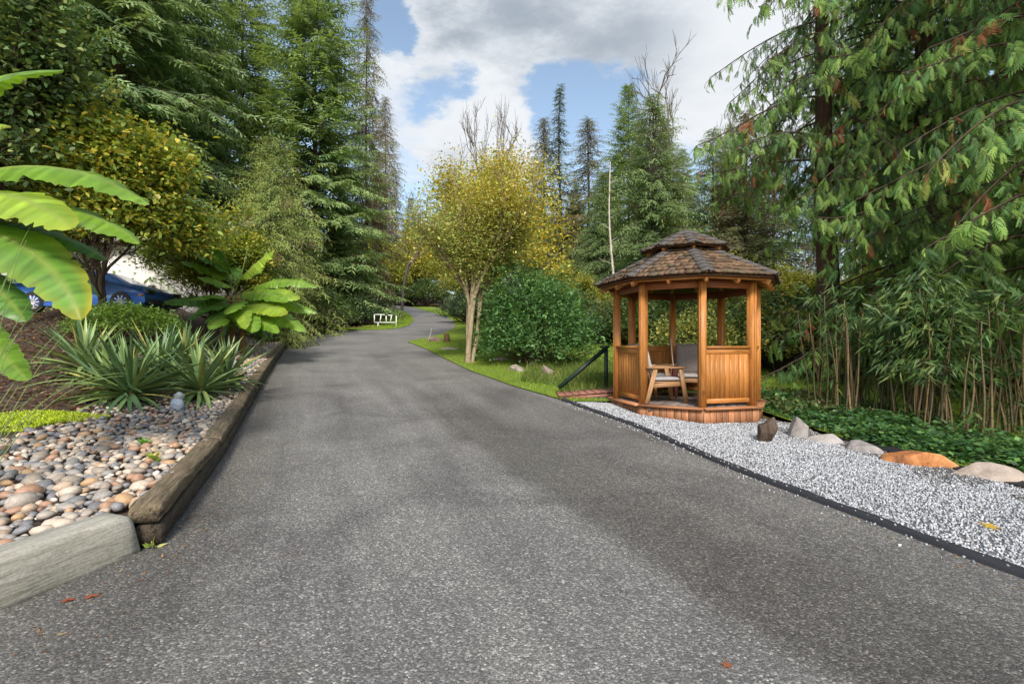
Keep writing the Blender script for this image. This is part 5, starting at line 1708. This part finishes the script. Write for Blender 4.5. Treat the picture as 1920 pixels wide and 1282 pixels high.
# lime ground cover
n = 5200
c0 = gp(70, 792, Bd)
ang = U(0, 6.28, n); rr = np.sqrt(U(0, 1, n)) * (1 + .3 * np.sin(ang * 3))
x = c0[0] + .62 * rr * np.cos(ang); y = c0[1] + .5 * rr * np.sin(ang); z = Bd(x, y) + .02 + .09 * (1 - rr ** 2).clip(0) * U(.3, 1, n)
cc = np.array([(.34, .42, .03), (.42, .48, .04), (.24, .34, .03)])[rng.integers(0, 3, n)] * np.exp(rng.normal(0, .15, (n, 1)))
D = rng.normal(size=(n, 3)) + [0, 0, .8]
MB().kites(np.stack([x, y, z], 1), D, .035, .017, rng.normal(size=(n, 3)), cc).build('lime_ground_cover', M['leaf'])['kind'] = 'stuff'
# two weed sprigs among the pebbles and one at the timber's foot
def weed(label, p, n, L, cols):
    t = thing('weed', label, 'weed', p)
    D = rng.normal(size=(n, 3)) * [1, 1, .3] + [0, 0, .9]
    cc = np.array(cols)[rng.integers(0, len(cols), n)]
    MB().kites(np.tile([0, 0, .01], (n, 1)) + rng.normal(0, .015, (n, 3)), D, U(.5, 1, n) * L, L * .28, rng.normal(size=(n, 3)), cc).build('leaves', M['leaf'], t)
weed('small green weed among the river stones', gp(272, 838, Bd) + [0, 0, .03], 26, .10, [(.10, .24, .04), (.15, .30, .05)])
weed('yellowing weed nearest to the timber among the river stones', gp(290, 868, Bd) + [0, 0, .03], 22, .10, [(.20, .30, .05), (.34, .32, .06)])
weed('tiny green weed at the foot of the timber end', gp(283, 1030) + [0, 0, .0], 9, .08, [(.20, .28, .05), (.30, .30, .08)])
# blue glass garden ornament in front of the yuccas
p = gp(332, 772, Bd)
t = thing('garden_light', 'small blue-grey glass garden light standing in the pebbles in front of the yuccas', 'garden light', p)
V, F = stone_mesh(77, 3, .10, .065, .115, .10)
MB().add(V + [0, 0, .11], F).build('body', M['lens'], t, smooth=True)
V, F = stone_mesh(78, 2, .075, .055, .065, .15)
MB().add(V + [.02, .01, .235], F, (.33, .36, .37)).build('cap', M['stone'], t, smooth=True)

# ------------------------------------------------------------------ blue car, house
ORG = put(188, 15.8); cz = 2.33
def car():
    t = thing('parked_car', 'blue parked car half hidden behind the boxwood and tree limbs', 'car', (ORG[0], 15.8, cz), 0)
    # side outline (x forward), lofted across the width with tumblehome
    prof_ = [(-2.05, .30), (-2.12, .62), (-2.05, .92), (-1.55, .98), (-.95, 1.30), (-.25, 1.37), (.35, 1.30), (1.0, .98), (1.75, .84), (2.08, .62), (2.10, .34), (1.75, .22), (-1.75, .22)]
    ys = [(-.86, .93, .05), (-.80, 1, 0), (0, 1.02, 0), (.80, 1, 0), (.86, .93, .05)]
    V, F = [], []
    for (y, k, d) in ys:
        for (x, z) in prof_:
            tum = .17 * max(0, z - .92) / .45
            V.append((x * (1 if abs(y) < .5 else .985), y * (1 - tum / .86), .22 + (z - .22) * k))
    n = len(prof_)
    for r in range(4):
        for i in range(n): F.append([r * n + i, r * n + (i + 1) % n, (r + 1) * n + (i + 1) % n, (r + 1) * n + i])
    b = MB().add(V, F)
    b.F.setdefault(n, []).append(np.array([list(range(n)), list(range(4 * n, 5 * n))[::-1]]))
    b.build('body', M['car'], t)
    for s_ in (-1, 1):
        yy = s_ * .80
        w = MB().add([(-1.30, yy, .99), (-.88, yy * .87, 1.24), (-.25, yy * .845, 1.30), (-.25, yy * 1.02, .98)], [[0, 1, 2, 3]]).add([(-.19, yy * 1.02, .98), (-.19, yy * .845, 1.30), (.28, yy * .86, 1.24), (.82, yy * 1.0, .98)], [[0, 1, 2, 3]])
        w.V = [v + np.array([0, s_ * .03, 0]) for v in w.V]
        w.build('side_window', M['glass'], t)
        for x in (-1.32, 1.32):
            wh = MB(); a = np.linspace(0, 2 * np.pi, 25)[:-1]
            rs = [(.33, -.0), (.33, .09), (.30, .11), (.21, .105)]
            V = np.array([(x + r * math.cos(q), s_ * (.77 + d), .33 + r * math.sin(q)) for (r, d) in rs for q in a])
            F = [[i * 24 + j, i * 24 + (j + 1) % 24, (i + 1) * 24 + (j + 1) % 24, (i + 1) * 24 + j] for i in range(3) for j in range(24)]
            wheel = wh.add(V, F, (.02, .02, .02)).build('wheel', M['dark'], t, smooth=True)
            rm = MB()
            for q in range(10):
                an = q * math.pi / 5
                rm.beam((x, s_ * .865, .33), (x + .215 * math.cos(an), s_ * .87, .33 + .215 * math.sin(an)), .035, .02, (0, 1, 0), (.6, .6, .62))
            rm.build('rim', M['paint'], wheel)
        MB().box((2.0, s_ * .60, .66), (.14, .36, .12), col=(.75, .78, .8)).build('headlight', M['glass'], t)
        MB().box((1.93, s_ * .855, .55), (.12, .03, .05), col=(.75, .30, .02)).build('side_marker', M['paint'], t)
        MB().box((-2.06, s_ * .62, .80), (.10, .36, .15), col=(.55, .02, .02)).build('tail_light', M['paint'], t)
        mr = MB(); mr.box((.62, s_ * .95, 1.02), (.14, .18, .11), col=(1, 1, 1)); mr.build('mirror', M['car'], t)
    MB().box((2.06, 0, .36), (.14, 1.5, .16), col=(.03, .03, .035)).build('bumper_grille', M['dark'], t)
    return t
car()
# pale house behind the car
hy = 19.5; xL, xR_ = at(-420, hy), at(428, hy); zb = float(G(-14, hy)) - .3
t = thing('house', 'pale house with white walls glimpsed behind the blue car', 'house', (xR_, hy, zb))
WH = (.78, .765, .74)
def hbx(name, c, s_, col, mat, par=t):
    o = MB().box(np.array(c) - np.array([xR_, hy, zb]), s_, col=col).build(name, M[mat], par)
    return o
Hh = 2.9
wl = hbx('wall', ((xL + xR_) / 2, hy + 4, zb + Hh / 2), (xR_ - xL, 8, Hh), WH, 'siding')
for i in range(0):
    o = MB().box(np.array(((xL + xR_) / 2 - xR_, -.012, .2 + i * .195)), (xR_ - xL, .024, .185), np.array(Matrix.Rotation(.04, 3, 'X')), WH).build('siding_board', M['siding'], wl)
rf = MB().add([(xL - .4 - xR_, -.5, Hh - .1), (.4, -.5, Hh - .1), (.4, 4, Hh + 2.0), (xL - .4 - xR_, 4, Hh + 2.0), (.4, 8.5, Hh - .1), (xL - .4 - xR_, 8.5, Hh - .1), (.4, 4, Hh + 1.85), (xL - .4 - xR_, 4, Hh + 1.85)],
         [[0, 1, 2, 3], [3, 2, 4, 5], [1, 6, 2], [4, 2, 6], [0, 3, 7], [5, 7, 3]] if False else [[0, 1, 2, 3], [3, 2, 4, 5]], (.10, .095, .09)).build('roof', M['stone'], t)
hbx('gutter', ((xL + xR_) / 2, hy - .52, zb + Hh - .1), (xR_ - xL + .8, .1, .13), (.55, .54, .52), 'paint')
lx = at(283, hy - .1)
lamp = hbx('wall_lamp', (lx, hy - .10, zt(543, hy)), (.13, .14, .30), (.04, .04, .045), 'paint')
hbx('garage_door', (at(-40, hy), hy - .04, zb + 1.35), (3.0, .05, 2.4), (.42, .43, .45), 'siding')
hbx('plinth', ((xL + xR_) / 2, hy - .03, zb + .1), (xR_ - xL + .04, .06, .35), (.30, .29, .28), 'stone')

# white rail frame on the far grass corner
p = gp(722, 613); y = p[1]
t = thing('rail_frame', 'low white rail frame with open bays on two stakes beside the drive bend', 'rail frame', p)
k = y / F_PX
WHT = (.78, .79, .76)
def rel(px, py): return np.array([(px - 722) * k, 0, zt(py, y) - p[2]])
for a_, b_, nm in (((701, 589.5), (722, 590), 'top_rail'), ((727, 591), (736, 591), 'top_rail'), ((703, 604.5), (744, 604.5), 'bottom_rail')):
    MB().beam(rel(*a_), rel(*b_), .05, .05, col=WHT).build(nm, M['paint'], t)
for a_, b_ in (((702, 589), (702, 605)), ((714.5, 591), (712.5, 604)), ((724, 592), (724.5, 604)), ((734, 592), (732, 604)), ((743, 592), (743, 613))):
    MB().beam(rel(*a_), rel(*b_), .05, .05, (0, 1, 0), WHT).build('upright', M['paint'], t)
MB().beam(rel(709, 605), rel(708.5, 614), .05, .05, (0, 1, 0), WHT).build('stake', M['paint'], t)

# ------------------------------------------------------------------ boulders
def facet(V, seed):
    rg = np.random.default_rng(seed)
    for q in norm(rg.normal(size=(15, 3))):
        e = (V @ q) - rg.uniform(.42, .78)
        V = V - np.maximum(e, 0)[:, None] * q * .93
    return V
def boulder(name, label, px, py, w, d, h, rz, seed, mat, tone=(1, 1, 1), amp=.28, dz=0, tilt=0, cat='boulder'):
    p = gp(px, py); 
    V, F = stone_mesh(seed, 4, 1, 1, 1, amp)
    V = facet(V, seed) * [w / 2, d / 2, h] * 1.38
    V[:, 2] = np.maximum(V[:, 2], -.25 * h)
    V = V @ np.array(Matrix.Rotation(tilt, 3, 'Y')).T
    o = MB().add(V, F, tone).build(name, M[mat], smooth=True)
    o.location = tuple(p + [0, d * .3, dz]); o.rotation_euler = (0, 0, rz)
    return tag(o, label, cat)
boulder('boulder', 'pointed grey boulder beside the dark upright driftwood', 1497, 822, .30, .30, .24, .3, 1, 'boulder', amp=.5)
boulder('boulder', 'smaller pale boulder, second from the upright driftwood', 1550, 833, .42, .26, .15, -.2, 2, 'boulder', (1.05, 1.05, 1.05))
boulder('boulder', 'long grey boulder left of the orange one', 1624, 850, .55, .34, .19, -.35, 3, 'boulder', (.95, .95, .97), dz=-.03)
boulder('boulder', 'rusty orange boulder in the gravel edge row', 1738, 876, .60, .32, .20, -.45, 4, 'orange', amp=.42, dz=-.03)
boulder('boulder', 'flat tan boulder at the right edge of the gravel', 1862, 902, .56, .32, .15, -.3, 5, 'boulder', (1.15, 1.02, .9), .2, dz=-.04)
p = gp(1440, 832)
V, F = stone_mesh(9, 4, 1, 1, 1, .35)
V = facet(V, 9)
V[:, :2] *= (1 - .38 * (V[:, 2:3] + 1) / 2) * (1 + .12 * np.sin(V[:, 2:3] * 6 + V[:, :1] * 7))
V = V * [.16, .15, .34] @ np.array(Matrix.Rotation(.24, 3, 'Y')).T
o = MB().add(V, F, (.085, .062, .048)).build('driftwood', M['bark'], smooth=True); o.location = tuple(p + [.02, .08, .16])
tag(o, 'dark upright driftwood stump at the gazebo corner', 'stump')
boulder('boulder', 'reddish grey rock in the dry stream of the lawn', 1030, 706, .62, .45, .24, .2, 11, 'boulder', (.85, .72, .68), .35, dz=.02)
boulder('boulder', 'mossy grey rock left in the dry stream nearest to the drive', 973, 697, .6, .4, .15, -.3, 12, 'boulder', (.9, .85, .75), .4)
boulder('boulder', 'small pale rock above the reddish rock of the dry stream', 1001, 688, .4, .3, .13, .5, 13, 'boulder', (1, .95, .85), .4)
boulder('boulder', 'flat dark slab rock between the dry stream rocks', 1003, 706, .5, .35, .09, .1, 14, 'boulder', (.5, .5, .52), .35)
boulder('boulder', 'flat pale rock at the foot of the small multi-stemmed tree', 938, 676, .5, .4, .09, .1, 15, 'boulder', (1.1, 1.08, 1), .35)
boulder('boulder', 'brownish rock in the pile at the grass corner', 817, 640, .55, .4, .24, .1, 16, 'boulder', (.75, .58, .52), .4)
boulder('boulder', 'pale rock at the rear of the pile at the grass corner', 806, 638, .4, .4, .16, .1, 17, 'boulder', (1, .9, .8), .4)
boulder('boulder', 'low grey rock beside the rock pile on the grass', 845, 656, .7, .4, .13, .1, 18, 'boulder', (.95, .95, .9), .4)
# stump and stick by the rock pile
p = gp(837, 641)
t = thing('tree_stump', 'short dark cut stump on the grass by the rock pile', 'stump', p)
MB().path([(0, 0, -.1), (.02, 0, .12), (0, 0, .36)], [.17, .14, .12], 10, (.15, .10, .055)).build('stump', M['bark'], t)
p = gp(805, 643)
o = MB().path([(-.08, 0, 0), (.02, .02, .3), (.10, .02, .62)], [.02, .014, .006], 5, (.5, .47, .42)).build('stick', M['birchbark']); o.location = tuple(p)
tag(o, 'pale upright dead stick by the rock pile', 'stick')

# dry-stream stones right of the gazebo, black cloth, fallen leaves
b = MB()
for i in range(140):
    q = gp(1440 + U(0, 80), 742 + U(0, 22))
    V, F = random.choice(stones_lo)
    b.add(V * U(.04, .10) + q, F, jit((.30, .29, .28), 1, .3)[0])
b.build('stream_stones', M['pebble_small'], smooth=True)['kind'] = 'stuff'
t = MB()
zs_ = np.linspace(3.2, 7.2, 24); wv = .16 + .05 * np.sin(zs_ * 3)
xs0 = xk(zs_) + .12
V = [(x_, y_, float(G(x_, y_)) + .02 + .03 * (j == 1)) for x_0, y_, w_ in zip(xs0, zs_, wv) for j, x_ in enumerate((x_0, x_0 + w_, x_0 + 2 * w_))]
F = [[i * 3 + j, i * 3 + j + 1, i * 3 + j + 4, i * 3 + j + 3] for i in range(23) for j in (0, 1)]
o = t.add(V, F, (.018, .018, .02)).build('weed_cloth', M['dark'])
tag(o, 'black weed cloth strip behind the boulder row', 'cloth')
def fallen(label, px, py, size, col, fn=G, lift=.03):
    p = gp(px, py, fn)
    b = MB()
    for a in np.linspace(-2.0, 2.0, 5):
        d = np.array([math.cos(a), math.sin(a), .12 * math.sin(a * 3)])
        b.kites(np.zeros((1, 3)), d[None], size * (1 - .12 * abs(a)), size * .42, np.array([[0, 0, 1.]]), col)
    b.tubes([(0, 0, 0)], [(-size * .8, .02 * size, .01)], .003, .002, 4, col)
    o = b.build('fallen_leaf', M['leaf']); o.location = tuple(p + [0, 0, lift]); o.rotation_euler = (.1, .05, px)
    tag(o, label, 'leaf')
fallen('yellow fallen maple leaf on the pale gravel', 1853, 992, .09, (.50, .34, .05))
fallen('rust red fallen leaf on the asphalt by the grey block', 128, 1128, .045, (.33, .09, .04), lift=.008)
fallen('long rust red leaf on the asphalt in front of the grey block', 172, 1120, .05, (.36, .10, .05), lift=.008)
fallen('brown fallen leaf lying on the asphalt at the lower right', 1362, 1250, .03, (.30, .10, .04), lift=.008)
n = 2400
b = MB()
x1, y1 = U(-2, 5, n), U(2.2, 14, n)
u = rng.random(n)
side = u < .5
x1 = np.where(side, xr(y1) + rng.normal(.15, .35, n), tx(y1) + .05 + np.abs(rng.normal(0, .25, n)))
k = u > .8
x1 = np.where(k, xk(y1) - np.abs(rng.normal(0, .5, n)), x1)
D = rng.normal(size=(n, 3)) * [1, 1, .15]
L = U(.010, .030, n)
cc = np.array([(.22, .09, .04), (.30, .16, .06), (.14, .07, .035), (.34, .26, .10)])[rng.integers(0, 4, n)]
onb = x1 > xr(y1)
b.kites(np.stack([x1, y1, G(x1, y1) + np.where(onb, .035, .006)], 1), D, L, L * .5, np.array([0, 0, 1.]) + rng.normal(0, .2, (n, 3)), cc)
b.build('leaf_litter', M['leaf'])['kind'] = 'stuff'
n = 5000    # duff and needles under the left tree and red leaves at the far corner
y2 = U(6.5, 12, n); x2 = -at(1920 - 0, y2) + U(0, 2.6, n) - .3
z2 = Bd(x2, y2) + .012
q = gp(668, 617); m2 = 900
x2 = np.concatenate([x2, q[0] + rng.normal(0, .55, m2)]); y2 = np.concatenate([y2, q[1] + .35 + np.abs(rng.normal(0, .35, m2))]); z2 = np.concatenate([z2, G(x2[-m2:], y2[-m2:]) + .05])
q = gp(1080, 637); m3 = 900
x2 = np.concatenate([x2, q[0] + rng.normal(0, 1.1, m3)]); y2 = np.concatenate([y2, q[1] + rng.normal(0, .35, m3)]); z2 = np.concatenate([z2, G(x2[-m3:], y2[-m3:]) + .04])
nn2 = len(x2)
cc = np.array([(.14, .06, .035), (.20, .10, .05), (.08, .045, .03), (.24, .18, .12)])[rng.integers(0, 4, nn2)]
L = U(.05, .10, nn2)
MB().kites(np.stack([x2, y2, z2], 1), rng.normal(size=(nn2, 3)) * [1, 1, .25], L, L * .5, np.array([0, 0, 1.]) + rng.normal(0, .3, (nn2, 3)), cc).build('dry_leaves', M['leaf'])['kind'] = 'stuff'
_tot = sum(len(m.polygons) and int(np.sum(np.array([p.loop_total - 2 for p in m.polygons]))) if len(m.polygons) < 5000 else len(m.loops) - 2 * len(m.polygons) for m in bpy.data.meshes)
print('TRIS', _tot, 'objects', len(C.objects))
